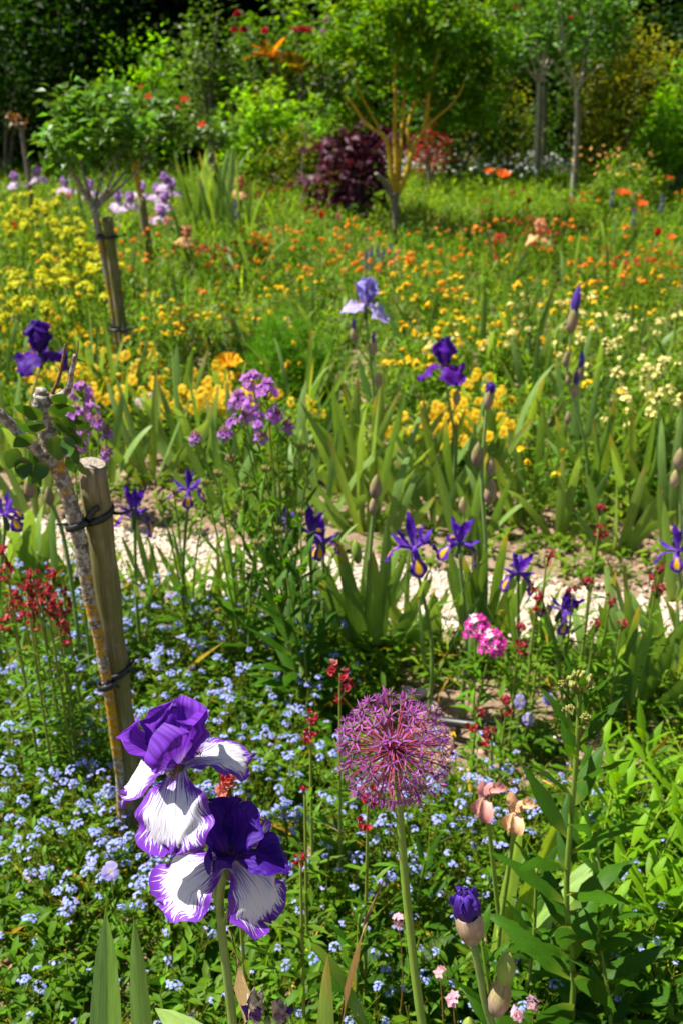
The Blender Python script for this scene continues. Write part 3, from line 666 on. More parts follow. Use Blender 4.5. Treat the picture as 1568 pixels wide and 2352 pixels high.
SALM = crumple(11, .017, .011, (.62, .22, .17), (.48, .04, .06))
def narrow_foliage(h, n, l=.06, w=.008, col=G_MID, spreadz=(0.05, .95), bend=.35, lo=False):
    mb = MB(); z = U_(spreadz[0], spreadz[1], n) * h; a = np.arange(n) * 2.4 + U_(-.3, .3, n); el = U_(.1, 1.0, n)
    d = np.stack([np.cos(a) * np.cos(el), np.sin(a) * np.cos(el), np.sin(el)], 1); b = np.stack([0 * z, 0 * z, z], 1) + R.normal(0, .004, (n, 3))
    leaves(mb, b, d, np.stack([-d[:, 0] * .5, -d[:, 1] * .5, np.ones(n)], 1), l * U_(.7, 1.2, n) * (1 - .45 * z / h), w, jit(col, .3, n), bend, .3, lo=lo); return mb
def wallflower(px_, py_, d_, label, meshes, hs=(0,), s=1.0, group=None, lean=0., foliage=True, base=None):
    tp = at(px_, py_, d_); bs = A(tp[0] + lean, d_ + U_(-.02, .03), 0) if base is None else base
    t = thing('wallflower', label, 'wallflower', bs, 0, group)
    h = tp[2]; part('stem', stemmesh([A(0, 0, -.02), A(0, 0, h * .5), tp - bs], [.0035, .003, .002], (.15, .20, .06), 6), t)
    part('foliage', narrow_foliage(h * .8, 30, .065, .010, (.075, .165, .03)).mesh('narrow_leaves', M_leaf), t)
    for i, dz in enumerate(hs):
        o = A(U_(-.012, .012), U_(-.012, .012), -dz) if i else A(0, 0, 0)
        place(t, 'flower_cluster', meshes[i % len(meshes)], tp - bs + o, nrm(A(U_(-.4, .4), -.25, 1)), s * U_(.85, 1.1), U_(0, 6))
    return t
wallflower(780, 1545, 1.42, 'tall red wallflower spike rising behind the purple allium globe', [REDC[2], REDC[0], REDC[1]], (0, .035, .065), 1.25)
wallflower(712, 1655, 1.40, 'red wallflower with small dark buds beside the allium globe', [REDC[0], REDC[1], REDC[1]], (0, .02, .045), 1.2)
wallflower(845, 1830, 1.18, 'red wallflower showing through the lower half of the allium globe', [REDC[0], REDC[0], REDC[1]], (0, .02, .05), 1.15)
wallflower(700, 1815, 1.30, 'red wallflower bud low in the forget-me-nots below the allium', [REDC[1]], (0,), .8)
wallflower(690, 1975, 1.08, 'single red wallflower bud beside the lower striped iris bloom', [REDC[0], REDC[1]], (0, .02), .72)
wallflower(527, 1780, 1.06, 'salmon pink wallflower spike tucked behind the striped iris blooms', [SALM, SALM, REDC[0]], (0, .028, .05), 1.0)
RW = 'red wallflowers along the near edge of the gravel path'
for (px_, py_, d_, hs, lab) in [(1380, 1175, 2.15, (0, .04, .07), 'tallest red wallflower spike by the gravel path, with three stacked clusters'),
        (1255, 1280, 2.05, (0, .02), None), (1232, 1375, 2.0, (0, .03), None), (1315, 1365, 2.05, (0, .03), None), (1352, 1345, 2.1, (0,), None), (1400, 1385, 2.05, (0,), None), (1515, 1310, 2.05, (0, .03, .06), None),
        (1195, 1450, 1.95, (0, .03, .05), None), (1365, 1440, 2.0, (0,), None), (1095, 1640, 1.75, (0, .03), None), (1165, 1620, 1.8, (0, .02), None), (1130, 1690, 1.7, (0, .02), None), (1425, 1440, 2.0, (0,), None)]:
    wallflower(px_, py_, d_, lab or 'slender red wallflower with narrow leaves beside the gravel path', REDC, hs, 1.2, RW)
for (px_, py_) in [(75, 1325), (60, 1350), (90, 1345), (130, 1385), (45, 1365), (145, 1360), (118, 1325), (10, 1275), (20, 1385), (70, 1390), (140, 1420), (105, 1365)]:
    wallflower(px_, py_, 1.75 + U_(-.05, .1), 'red wallflower in the patch left of the leaning post', REDC, (0, .025, .05), 1.1, 'red wallflowers left of the post')

# ---- forget-me-nots
FB = (.34, .41, .86)
def fmn_cluster(n, r, fade=0.):
    mb = MB(); d = hemi(n, .0, 1.); c = d * r * U_(.75, 1.05, n)[:, None]; c[:, 2] *= .55
    cc = jit(FB, .16, n); cc[R.random(n) < .12] = (.50, .40, .68)
    florets(mb, c, nrm(d * .55 + A(0, 0, .8)), .0042 * U_(.75, 1.15, n), 5, cc, (.62, .52, .22), .2, wide=1.05, cupped=.05)
    m = n // 2; threads(mb, np.tile(A(0, 0, -r * .9), (m, 1)), c[:m], .0006, .0005, (.12, .17, .06)); return mb.mesh('forget_me_not_flowers', M_petal)
FMC = [fmn_cluster(13, .0115), fmn_cluster(8, .0095), fmn_cluster(19, .0145), fmn_cluster(5, .007), fmn_cluster(10, .010)]
def fmn_variant(h, ns_):
    mb = MB(); tips = []
    for k in range(ns_):
        a = k * 2.4 + U_(-.4, .4); sp = U_(.15, .6); hh = h * U_(.7, 1.1)
        e = A(math.cos(a) * sp * h * .8, math.sin(a) * sp * h * .8, hh); P = smoothpath([A(0, 0, 0), e * A(.35, .35, .5), e], 6)
        tube(mb, P, [.0018, .0012], 4, (.11, .17, .05), cap=False)
        nl = 7; ti = R.integers(0, 5, nl); b = P[ti]; aa = U_(0, 6.28, nl); el = U_(.0, .9, nl)
        d = np.stack([np.cos(aa) * np.cos(el), np.sin(aa) * np.cos(el), np.sin(el)], 1)
        leaves(mb, b, d, UP + 0 * d, U_(.025, .055, nl) * (1 - .1 * ti), U_(.008, .014, nl), jit((.072, .165, .026), .3, nl), .3, .2)
        tips.append(e)
        nb = 10; q = e + np.stack([U_(-.018, .018, nb), U_(-.018, .018, nb), U_(-.07, -.005, nb)], 1)    # spent calyces along the stem
        leaves(mb, q, hemi(nb, -.2, 1), hemi(nb), .006, .004, jit((.17, .17, .08), .3, nb), lo=True)
        threads(mb, e + A(0, 0, -.04) + 0 * q, q, .0006, .0005, (.14, .18, .06))
        if R.random() < .7:
            e2 = e + A(U_(-.05, .05), U_(-.05, .05), U_(-.06, -.005)); threads(mb, [P[3]], [e2], .0012, .0009, (.11, .17, .05)); tips.append(e2)
    return mb.mesh('forget_me_not_foliage', M_leaf), tips
FMV = [fmn_variant(U_(.17, .27), int(R.integers(3, 6))) for _ in range(9)]
def inside(px_, py_, poly): 
    c = False; j = len(poly) - 1
    for i in range(len(poly)):
        (xi, yi), (xj, yj) = poly[i], poly[j]
        if (yi > py_) != (yj > py_) and px_ < (xj - xi) * (py_ - yi) / (yj - yi) + xi: c = not c
        j = i
    return c
def fmn(px_, py_, label, group, z=.21, s=1., frac=1.):
    q = gd(px_, py_, z * s); v = int(R.integers(len(FMV))); me, tips = FMV[v]
    t = thing('forget_me_not', label, 'forget-me-not', (q[0], q[1], 0), U_(0, 6.28), group, s)
    part('foliage', me, t)
    for e in tips:
        if R.random() < frac: place(t, 'flower_cluster', FMC[int(R.integers(5))], e, nrm(A(U_(-.3, .3), U_(-.3, .3), 1)), U_(.65, 1.08), U_(0, 6))
zoneL = [(-20, 1290), (330, 1330), (620, 1330), (800, 1420), (780, 1560), (700, 1760), (640, 1960), (380, 2010), (0, 2030), (-20, 1290)]
k = 0; pts = []
def spread(poly, n, mind, x0, x1, y0, y1):
    out = []
    for _ in range(n * 60):
        x, y = U_(x0, x1), U_(y0, y1)
        if inside(x, y, poly) and all((x - a) ** 2 + (y - b) ** 2 > (mind * (.6 + .5 * y / 2000)) ** 2 for a, b in out): out.append((x, y))
        if len(out) >= n: break
    return out
for (x, y) in spread(zoneL, 120, 40, -20, 800, 1290, 2100): fmn(x, y, 'light blue forget-me-not in the drift around the leaning post', 'forget-me-nots around the leaning post', s=U_(.85, 1.1))
zoneR = [(700, 1760), (1040, 1680), (1240, 1700), (1230, 1960), (900, 2080), (700, 1980)]
for (x, y) in spread(zoneR, 34, 42, 700, 1240, 1680, 2080): fmn(x, y, 'forget-me-not with thin straggling stems around the allium stem', 'forget-me-nots around the allium', s=U_(.8, 1.05), frac=.8)
zoneB = [(0, 2060), (560, 2060), (760, 2000), (1560, 1750), (1560, 2352), (0, 2352)]
for (x, y) in spread(zoneB, 40, 80, 0, 1560, 1750, 2352): fmn(x, y, 'sparse forget-me-not poking through the dark green ground leaves', 'sparse forget-me-nots in the ground leaves', s=U_(.7, .95), frac=.45)
zoneP = [(30, 1260), (330, 1300), (330, 1350), (30, 1330)]
for (x, y) in spread(zoneP, 6, 40, 30, 330, 1260, 1350): fmn(x, y, 'forget-me-not behind the red wallflower patch by the post', 'forget-me-nots behind the red wallflowers', s=.95)

# ---- leafy ground cover in the near bed
def ground_cover(name, xy, hmax, nl, l, w, cols, label, lo=False, mat=None, bend=.35, tilt=(-.1, 1.0), cat='ground cover'):
    n = len(xy); h = U_(.35, 1, n) * hmax; lean = R.normal(0, .25, (n, 2))
    tt = np.tile(np.linspace(.12, 1, nl), n) ; hh = np.repeat(h, nl); B = np.stack([np.repeat(xy[:, 0], nl) + np.repeat(lean[:, 0], nl) * hh * tt, np.repeat(xy[:, 1], nl) + np.repeat(lean[:, 1], nl) * hh * tt, hh * tt], 1)
    a = np.tile(np.arange(nl) * 2.4, n) + np.repeat(U_(0, 6.28, n), nl) + R.normal(0, .3, n * nl); el = U_(tilt[0], tilt[1], n * nl)
    d = np.stack([np.cos(a) * np.cos(el), np.sin(a) * np.cos(el), np.sin(el)], 1)
    ci = R.integers(0, len(cols), n); c = np.repeat(np.asarray(cols)[ci], nl, 0) * (1 + R.uniform(-.25, .25, (n * nl, 1)))
    mb = MB(); sz = np.repeat(U_(.7, 1.25, n), nl) * U_(.75, 1.2, n * nl)
    leaves(mb, B, d, np.stack([-d[:, 0] * .4, -d[:, 1] * .4, np.ones(n * nl)], 1), l * sz, w * sz, c, bend, .25, lo=lo)
    tops = np.stack([xy[:, 0] + lean[:, 0] * h, xy[:, 1] + lean[:, 1] * h, h], 1); threads(mb, np.c_[xy, np.zeros(n)], tops, .0016, .001, (.10, .16, .04))
    return tag(part(name, mb.mesh(name, mat or M_leaf)), label, cat, kind='stuff')
def scatter(n, x0, x1, y0, y1, fn=None):
    out = np.zeros((0, 2))
    while len(out) < n:
        q = np.stack([U_(x0, x1, n), U_(y0, y1, n)], 1)
        if fn is not None: q = q[fn(q)]
        out = np.r_[out, q]
    return out[:n]
near = lambda q: ~((q[:, 0] > .12) & (q[:, 0] < .62) & (q[:, 1] > 1.80) & (q[:, 1] < 2.22) & (R.random(len(q)) < .93)) & (q[:, 1] < pathline(q[:, 0]) - PW - .03 + .05 * np.sin(q[:, 0] * 9))
ground_cover('chickweed', scatter(3400, -1.6, 1.5, .75, 2.6, lambda q: near(q) & ((q[:, 0] < .15) | (q[:, 1] < 1.75))), .15, 11, .034, .014, [G_MID, (.075, .17, .02), (.05, .125, .018), (.095, .19, .03)], 'dense low leaves of ground plants filling the near bed', cat='ground cover')
ground_cover('low_weeds', scatter(650, .0, 1.6, 1.5, 2.5, near), .10, 9, .05, .012, [(.085, .18, .03), (.12, .20, .04), (.06, .14, .02)], 'thin low weeds on the open soil at the near path edge', cat='weeds')
mb = MB(); q = scatter(900, -1.5, 1.5, .8, 2.55, near); n = len(q); d = hemi(n, .45, 1); d[:, :2] += R.normal(0, .2, (n, 2))
leaves(mb, np.c_[q, np.zeros(n)], d, hemi(n, -.3, .3), U_(.12, .3, n), U_(.003, .007, n), jit((.10, .19, .035), .35, n), .45, .3)
q = scatter(420, -1.5, 1.5, .9, 2.55, near); n = len(q); d = hemi(n, .0, .9); leaves(mb, np.c_[q, U_(.02, .12, n)], d, hemi(n), U_(.05, .16, n), U_(.004, .012, n), jit((.36, .24, .10), .3, n), .5, .4)
tag(part('grass', mb.mesh('grass_blades', M_leaf)), 'loose grass blades and dry wisps among the forget-me-nots', 'grass', kind='stuff')

# ---- lush lime clump at the right
LG = 'lush lime green leafy stems at the right edge'
for (x, y, h) in [(1480, 2020, .22), (1540, 1960, .26), (1440, 1930, .24), (1500, 1880, .30), (1560, 1870, .30), (1400, 1850, .22), (1530, 1790, .28), (1460, 1790, .26), (1400, 1740, .2), (1575, 1720, .26), (1500, 1700, .22), (1560, 2080, .2), (1420, 2090, .18), (1600, 1980, .28), (1620, 1800, .3), (1370, 1950, .18)]:
    q = gd(x, y, h); t = thing('leafy_stem_plant', 'leafy plant with lance shaped lime green leaves right of the rocket stem', 'leafy plant', (q[0], q[1], 0), U_(0, 6), LG)
    leafy_stem(t, [A(0, 0, -.01), A(U_(-.02, .02), U_(-.02, .02), h * .5), A(U_(-.05, .05), U_(-.05, .05), h)], 15, .10, .085, LIMEL, .22, .15, (.003, .002), (.15, .26, .05), .35, U_(0, 6), 1.0)
# broad dark basal leaves in the shade of the foreground
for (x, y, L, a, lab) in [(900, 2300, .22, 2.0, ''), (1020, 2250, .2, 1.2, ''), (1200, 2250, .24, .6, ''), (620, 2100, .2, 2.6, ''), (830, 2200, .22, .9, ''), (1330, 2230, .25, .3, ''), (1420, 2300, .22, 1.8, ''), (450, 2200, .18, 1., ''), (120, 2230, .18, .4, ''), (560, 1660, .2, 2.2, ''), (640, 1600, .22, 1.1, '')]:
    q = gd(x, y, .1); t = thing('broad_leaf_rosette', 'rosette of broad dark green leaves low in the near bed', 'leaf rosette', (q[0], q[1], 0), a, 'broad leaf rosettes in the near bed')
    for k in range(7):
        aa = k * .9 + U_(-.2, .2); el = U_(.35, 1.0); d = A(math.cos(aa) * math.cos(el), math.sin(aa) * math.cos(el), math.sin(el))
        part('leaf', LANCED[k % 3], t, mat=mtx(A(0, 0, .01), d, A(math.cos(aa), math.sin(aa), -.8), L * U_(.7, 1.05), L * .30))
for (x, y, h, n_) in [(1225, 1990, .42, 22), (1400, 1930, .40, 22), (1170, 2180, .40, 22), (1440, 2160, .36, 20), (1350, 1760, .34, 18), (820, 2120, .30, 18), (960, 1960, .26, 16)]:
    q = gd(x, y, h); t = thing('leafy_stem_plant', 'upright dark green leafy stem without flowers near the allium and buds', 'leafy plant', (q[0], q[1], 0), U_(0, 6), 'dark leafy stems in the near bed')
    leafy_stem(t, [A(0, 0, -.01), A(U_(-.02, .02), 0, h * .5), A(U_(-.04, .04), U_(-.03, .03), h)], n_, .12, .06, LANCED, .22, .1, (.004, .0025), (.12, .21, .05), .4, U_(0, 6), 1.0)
# small pink campion low right
for (x, y) in [(915, 2120), (1222, 2310), (1040, 2300), (1010, 2240), (1190, 2335)]:
    q = gd(x, y, .34); t = thing('pink_campion', 'small pale pink flower with notched petals low in the foreground leaves', 'flower', (q[0], q[1], 0), 0, 'small pink flowers in the foreground')
    part('stem', stemmesh([A(0, 0, 0), A(.01, 0, .2), A(0, 0, .34)], [.0013, .001], (.2, .12, .08), 5), t)
    place(t, 'flower_cluster', four_cluster(4, .007, .0085, (.62, .34, .42), (.7, .55, .4), .1, npet=5), (0, 0, .345), (0, -.4, 1))

# ---- pansies, sweet william, hose, stones
def viola(col1, col2, eye, r=.017):
    mb = MB()
    for k, (a, l, w) in enumerate([(1.15, 1., 1.), (1.99, 1., 1.), (.1, .92, .95), (3.04, .92, .95), (-1.57, 1.0, 1.25)]):
        petal(mb, 0, 12, -14, r * l, r * w * 1.05, 'oval', 7, 7, .0007, 4, 0, lambda u, v, e: lerp3(eye, col1 if k < 2 else col2, v * 3.2 - .35), ph=k)
        V = mb.V[-1]; c, s = math.cos(a), math.sin(a); V = np.stack([V[:, 0] * c - V[:, 1] * s, V[:, 0] * s + V[:, 1] * c, V[:, 2] - .0012 * (k < 2) + .0008 * (k == 4)], 1); mb.V[-1] = V
    florets(mb, [A(0, 0, .001)], [UP], .0022, 4, (.8, .45, .02)); return mb.mesh('viola_flower', M_petal)
VI_LIL = viola((.36, .30, .66), (.42, .36, .72), (.75, .72, .8)); VI_YEL = viola((.75, .50, .01), (.78, .54, .012), (.55, .22, .01), .02); VI_WHT = viola((.78, .76, .60), (.80, .78, .66), (.7, .5, .05), .018)
def low_foliage(h, n, r):
    mb = MB(); a = U_(0, 6.28, n); rr = np.sqrt(U_(0, 1, n)) * r; b = np.stack([np.cos(a) * rr * .6, np.sin(a) * rr * .6, U_(.0, .9, n) * h], 1); d = hemi(n, .0, .9)
    leaves(mb, b, d, UP + 0 * d, U_(.025, .045, n), U_(.012, .018, n), jit(G_MID, .3, n), .35, .2); return mb.mesh('pansy_foliage', M_leaf)
VFOL = [low_foliage(.10, 34, .09), low_foliage(.12, 44, .10)]
def pansy(loc, me, fl, label, group, z=.13, s=1.):
    t = thing('pansy', label, 'pansy', (loc[0], loc[1], 0), 0, group, s); part('foliage', VFOL[int(R.integers(2))], t)
    for (dx, dy, dz) in fl:
        p_ = A(dx, dy, z + dz); part('stem', stemmesh([A(dx * .3, dy * .3, 0), A(dx * .8, dy * .8, z * .7), p_], [.0012, .001], (.12, .2, .05), 4, 6), t)
        place(t, 'flower', me, p_, nrm(A(U_(-.35, .35), -.9, .55)), U_(.9, 1.1), math.pi + U_(-.25, .25))
for fl_px, lab in [([(1193, 1612), (1212, 1652)], 'pair of pale violet pansies beside the black hose'), ([(1258, 1606)], 'single pale violet pansy behind the leafy rocket stem')]:
    q = gd(fl_px[0][0], fl_px[0][1], 0.19); ff = [tuple(at(x, y, q[1]) - A(q[0], q[1], .13)) for x, y in fl_px]
    pansy(q, VI_LIL, ff, lab, None)
q = gd(250, 2160, .1); pansy(q, VI_LIL, [(0.02, 0, .14)], 'violet pansy low under the striped iris among forget-me-nots', None)
SWM = four_cluster(26, .024, .0095, (.66, .035, .36), (.82, .5, .7), .05, .3, npet=5); SWM2 = four_cluster(8, .024, .009, (.80, .66, .74), (.8, .5, .65), .3, .1, npet=5)
c1, c2 = at(1092, 1447, 2.02), at(1127, 1482, 1.98); bs = A(c1[0] + .01, 2.02, 0)
t = thing('sweet_william', 'bright pink sweet william with two domed flower heads by the path', 'sweet william', bs)
for c_ in (c1, c2):
    part('stem', stemmesh([A(0, 0, 0), (c_ - bs) * A(.5, .5, .6), c_ - bs - A(0, 0, .02)], [.003, .0025], (.12, .2, .05), 6), t)
    h = place(t, 'flower_head', SWM, c_ - bs, (0, -.45, 1), 1.32); part('pale_floret', SWM2, h, s=1.02)
part('foliage', narrow_foliage(.26, 40, .07, .014, (.06, .15, .025)).mesh('sweet_william_leaves', M_leaf), t)
mb = MB(); hp = [gd(1000, 1655, .03), gd(1080, 1665, .05), gd(1150, 1672, .05), gd(1230, 1700, .03), gd(1290, 1720, .01)]
tube(mb, smoothpath(hp, 24), [.0125], 10, (0, 0, 0)); tag(part('irrigation_hose', mb.mesh('hose', M_plastic)), 'black irrigation hose lying on the soil behind the allium', 'hose')
def stone(px_, py_, s, lab):
    q = gd(px_, py_, s * .5); mb = MB(); d = hemi(1, 0, 1)
    th = np.linspace(0, np.pi, 8); prof = np.stack([np.maximum(np.sin(th), .02) * s, -np.cos(th) * s * .62], 1); lathe(mb, prof, 12, (1, .98, .95)); mb.V[-1] = mb.V[-1] * (1 + R.normal(0, .05, mb.V[-1].shape)) * A(1.2, .9, 1)
    tag(part('stone', mb.mesh('stone', M_gravel), loc=q, rot=(0, 0, U_(0, 3))), lab, 'stone', 'pale stones in the near bed')
for (x, y, s) in [(935, 1590, .022), (965, 1592, .02), (990, 1622, .02), (1037, 1665, .016), (1250, 1692, .02), (1282, 1700, .017)]: stone(x, y, s, 'rounded pale limestone lying on the soil near the hose')

# ================================================================== POST AND YOUNG ROSE
PD = 1.56
pt_, pb_ = at(212, 1065, PD), at(308, 1900, PD + .02)
axis = nrm(pt_ - pb_); foot = pt_ - axis * (pt_[2] + .06) / axis[2]
bs = A(foot[0], foot[1], 0)
n_, sd = 40, 20; mb = MB()
fv = np.linspace(0, 1, n_); Pp = foot + (pt_ - foot) * fv[:, None]
tube(mb, Pp - bs, (.0238) * (1 + .03 * np.sin(np.arange(9) * 2.1)), sd, (1, 1, 1)); Vp = mb.V[-1]
top = np.arange((n_ - 1) * sd, n_ * sd); Vp[top, 2] += -.10 * (Vp[top, 0] - (pt_ - bs)[0]) * 1.6; Vp[-1, 2] += .002
Vp[:, :2] += .0012 * np.sin(Vp[:, 2:3] * 40 + np.arctan2(Vp[:, 1:2], Vp[:, 0:1]) * 3)
t = thing('wooden_post', 'weathered round wooden stake leaning beside the lichened rose stem', 'post', bs)
part('shaft', mb.mesh('post_shaft', M_post), t)
mb = MB(); a = np.linspace(0, 6.283, sd, endpoint=False)
rim = Vp[top] + A(0, 0, .0015); cen_ = rim.mean(0) + A(0, 0, .0015); mid = cen_ + (rim - cen_) * .55 + np.c_[np.zeros((sd, 2)), R.normal(0, .001, sd)]
mb.add(np.r_[rim, mid, [cen_]], [gridf(2, sd, True), np.stack([sd + np.arange(sd), sd + (np.arange(sd) + 1) % sd, np.full(sd, 2 * sd)], 1)], (1, 1, 1)); part('top_cut', mb.mesh('post_top', bark('weathered_end_grain', (.42, .36, .29), (.26, .21, .16), None, None, 0, 120.)), t)

D2 = PD - .03
tr = [at(282, 1900, D2 + .03), at(277, 1800, D2 + .02), at(258, 1650, D2 + .01), at(238, 1520, D2), at(207, 1380, D2), at(183, 1240, D2), at(160, 1150, D2), at(133, 1075, D2), at(112, 1010, D2), at(98, 950, D2), at(97, 905, D2)]
bs = A(tr[0][0], tr[0][1], 0); tr = [tr[0] * A(1, 1, 0) + A(.003, 0, -.02)] + tr
t = thing('young_rose_tree', 'lichen covered young rose stem with pruned stubs tied to the leaning post', 'rose tree', bs)
mb = MB(); tube(mb, smoothpath(tr, 70) - bs, [.0095, .010, .0095, .0095, .0095, .0105, .0115, .0135, .0135, .0140, .0150, .0165, .0135], 12, (1, 1, 1), bump=.07); part('trunk', mb.mesh('rose_trunk', M_lichen), t)
mb = MB(); tube(mb, smoothpath([at(132, 1085, D2), at(90, 1040, D2 - .01), at(45, 995, D2 - .02), at(0, 952, D2 - .03), at(-40, 920, D2 - .03)], 22) - bs, [.009, .0095, .0085, .008], 9, (1, 1, 1), bump=.08); part('limb', mb.mesh('limb', M_lichen), t)
mb = MB(); tube(mb, smoothpath([at(97, 915, D2), at(125, 915, D2), at(155, 895, D2), at(163, 860, D2), at(173, 815, D2)], 24) - bs, [.009, .008, .0065, .005, .0042], 9, (1, 1, 1), bump=.09); part('limb', mb.mesh('limb', M_lichen), t)
mb = MB(); tube(mb, smoothpath([at(93, 922, D2), at(94, 893, D2)], 6) - bs, [.011, .009], 9, (1, 1, 1), bump=.05); part('pruned_stub', mb.mesh('stub', M_lichen), t)
mb = MB(); tube(mb, smoothpath([at(120, 903, D2), at(138, 860, D2), at(150, 790, D2)], 10) - bs, [.0032, .0026, .0018], 6, (1, 1, 1)); tube(mb, [at(140, 850, D2) - bs, at(134, 842, D2) - bs], [.0022, .001], 5, (1, 1, 1)); part('twig', mb.mesh('twig', M_twig), t)
mb = MB(); tube(mb, smoothpath([at(174, 818, D2), at(178, 805, D2), at(180, 780, D2)], 8) - bs, [.0018, .0014, .001], 5, (1, 1, 1)); tube(mb, [at(178, 825, D2) - bs, at(198, 832, D2) - bs], [.0014, .0007], 5, (1, 1, 1)); part('twig', mb.mesh('twig', M_twig), t)
lf = [(115, 955, .6, .9), (135, 960, -.3, 1.), (105, 985, 2.7, 1.1), (140, 985, -.5, 1.), (108, 1015, 4.0, 1.15), (150, 1000, -1.2, .9), (78, 950, 2.5, .8), (60, 975, 3.0, 1.), (75, 1000, 3.6, .9), (128, 930, .9, .8), (165, 1010, -.2, .7), (40, 1030, 4.2, .9), (55, 1050, 4.6, .9), (150, 1050, -.8, .8), (172, 1060, -.6, .8), (90, 1080, 4.0, .7), (165, 975, .1, .8), (125, 1000, -1.5, 1.05), (118, 970, -.2, .9), (145, 945, .7, .8), (95, 965, 2.2, .9), (155, 1020, -1.0, .9), (120, 1045, -1.2, .8), (70, 1065, 3.8, .8), (100, 1060, 4.4, .8)]
for i, (x, y, a, s_) in enumerate(lf):
    p_ = at(x, y, D2 - .03 + .05 * (i % 3 == 1)) - bs; d = A(math.cos(a), -.25 + U_(-.3, .3), math.sin(a))
    part('leaf', ROSEL[i % 3 if i > 8 else i % 2], t, mat=mtx(p_, nrm(d), A(.15 * U_(-1, 1), -1, -.55), .042 * s_, .034 * s_))
mb = MB(); petal(mb, rd(200), 60, -60, .026, .018, 'oval', 5, 7, .002, 4, .6, (.52, .20, .42)); petal(mb, rd(-60), 10, -80, .034, .016, 'oval', 5, 7, .002, 4, .6, (.55, .24, .46))
place(t, 'spent_bloom', mb.mesh('spent_rose', M_petal), at(152, 1050, D2 - .02) - bs)
# rubber tree ties
def tie(py_, lab, trunkpt, s=1.):
    f = (pt_[2] - at(300, py_, PD)[2]) / (pt_[2] - foot[2]); c = pt_ + (foot - pt_) * f; u = c + (trunkpt - c); bs_ = c
    t = thing('tree_tie', lab, 'tie', c); mb = MB(); a = np.linspace(0, 6.283, 28)
    e = A(trunkpt[0] - c[0], trunkpt[1] - c[1], 0); 
    L1 = np.stack([np.cos(a) * .0262, np.sin(a) * .0262, .004 * np.sin(a + 1) + .15 * np.cos(a) * .029], 1)
    def band(P, hw, th, nm):
        P = np.asarray(P); T = nrm(np.gradient(P, axis=0)); S = nrm(np.cross(T, UP)); z = np.broadcast_to(UP, S.shape)
        V = np.stack([P - z * hw, P + z * hw, P + z * hw + S * th, P - z * hw + S * th], 1).reshape(-1, 3); mb2 = MB(); mb2.add(V, gridf(len(P), 4, True), (0, 0, 0)); part(nm, mb2.mesh(nm, M_plastic), t)
    band(L1, .0062 * s, .0026, 'post_loop')
    L2 = np.stack([e[0] + np.cos(a) * .0155, e[1] + np.sin(a) * .0155, e[2] * 0 - .004 + .004 * np.cos(a)], 1); band(L2, .0058 * s, .0024, 'stem_loop')
    mx = e * .5; mb3 = MB(); tube(mb3, smoothpath([mx + A(-.006, -.02, -.004), mx + A(.004, -.022, .004)], 4), [.008, .007], 8, (0, 0, 0)); part('buckle', mb3.mesh('buckle', M_plastic), t)
    return t, e
t1, e1 = tie(1182, 'upper black rubber tie strapping rose stem to post near its top', at(172, 1190, D2))
mb = MB(); q = smoothpath([e1 * .3 + A(.0, -.024, .006), A(.0, -.031, .02), A(.012, -.030, .027)], 8); tube(mb, q, [.006, .005], 6, (0, 0, 0), squash=.45); part('strap_end', mb.mesh('strap', M_plastic), t1)
def beaded(t, pts, r=.0035, n=15):
    mb = MB(); q = smoothpath(pts, n); rr = np.where(np.arange(n) % 2 == 0, r, r * .5); tube(mb, q, rr, 6, (0, 0, 0)); part('strap_tail', mb.mesh('tail', M_plastic), t)
beaded(t1, [A(.027, 0, .002), A(.045, -.01, .006), A(.068, -.012, .016)]); beaded(t1, [e1 + A(-.012, -.008, 0), e1 + A(-.03, -.012, .002)], .0035, 9)
t2, e2 = tie(1545, 'lower black rubber tie strapping rose stem to post above the forget-me-nots', at(243, 1545, D2))
beaded(t2, [e2 + A(.0, -.016, .0), A(-.005, -.034, -.006), A(.012, -.034, -.018)]); beaded(t2, [A(.026, .0, .006), A(.036, -.005, .022), A(.044, -.005, .035)], .003); beaded(t2, [A(.024, -.012, .0), A(.045, -.01, .008), A(.055, -.008, .008)], .003)

# ================================================================== DUTCH IRISES
def dutch(cv):
    out = []; vio = lambda u, v, e: lerp3((.26, .13, .55), (.090, .014, .36), v * 1.6 + np.abs(u) * .2)
    fallc = lambda u, v, e: np.where(((np.abs(u) < .32) & (v > .52) & (v < .86))[:, None], A(.80, .46, .01), lerp3((.20, .07, .46), (.075, .012, .33), v))
    for k in range(3):
        a = rd(-90 + 120 * k)
        mb = MB(); petal(mb, a + U_(-.25, .25), U_(12, 36), U_(-110, -70), U_(.055, .066), U_(.024, .031), 'dfall', 9, 14, .0028, 4, -.12, fallc, ph=k + cv); out.append(('fall', mb.mesh('fall', M_petal)))
        mb = MB(); petal(mb, a + 1.047 + U_(-.3, .3), U_(42, 78), U_(68, 100), U_(.048, .060), U_(.013, .020), 'lance', 5, 9, .003, 4, .4, vio, ph=k * 2 + cv); out.append(('standard', mb.mesh('standard', M_vpetal)))
    mb = MB()
    for k in range(3): petal(mb, rd(-90 + 120 * k), 30, 18, .040, .014, 'lance', 5, 7, .001, 4, -.4, vio, (0, 0, .004))
    lathe(mb, [(.003, -.03), (.0055, -.02), (.005, -.006), (.003, .004)], 8, (.10, .20, .06)); return out, mb.mesh('bloom_core', M_vpetal)
DUV = [dutch(i) for i in range(4)]
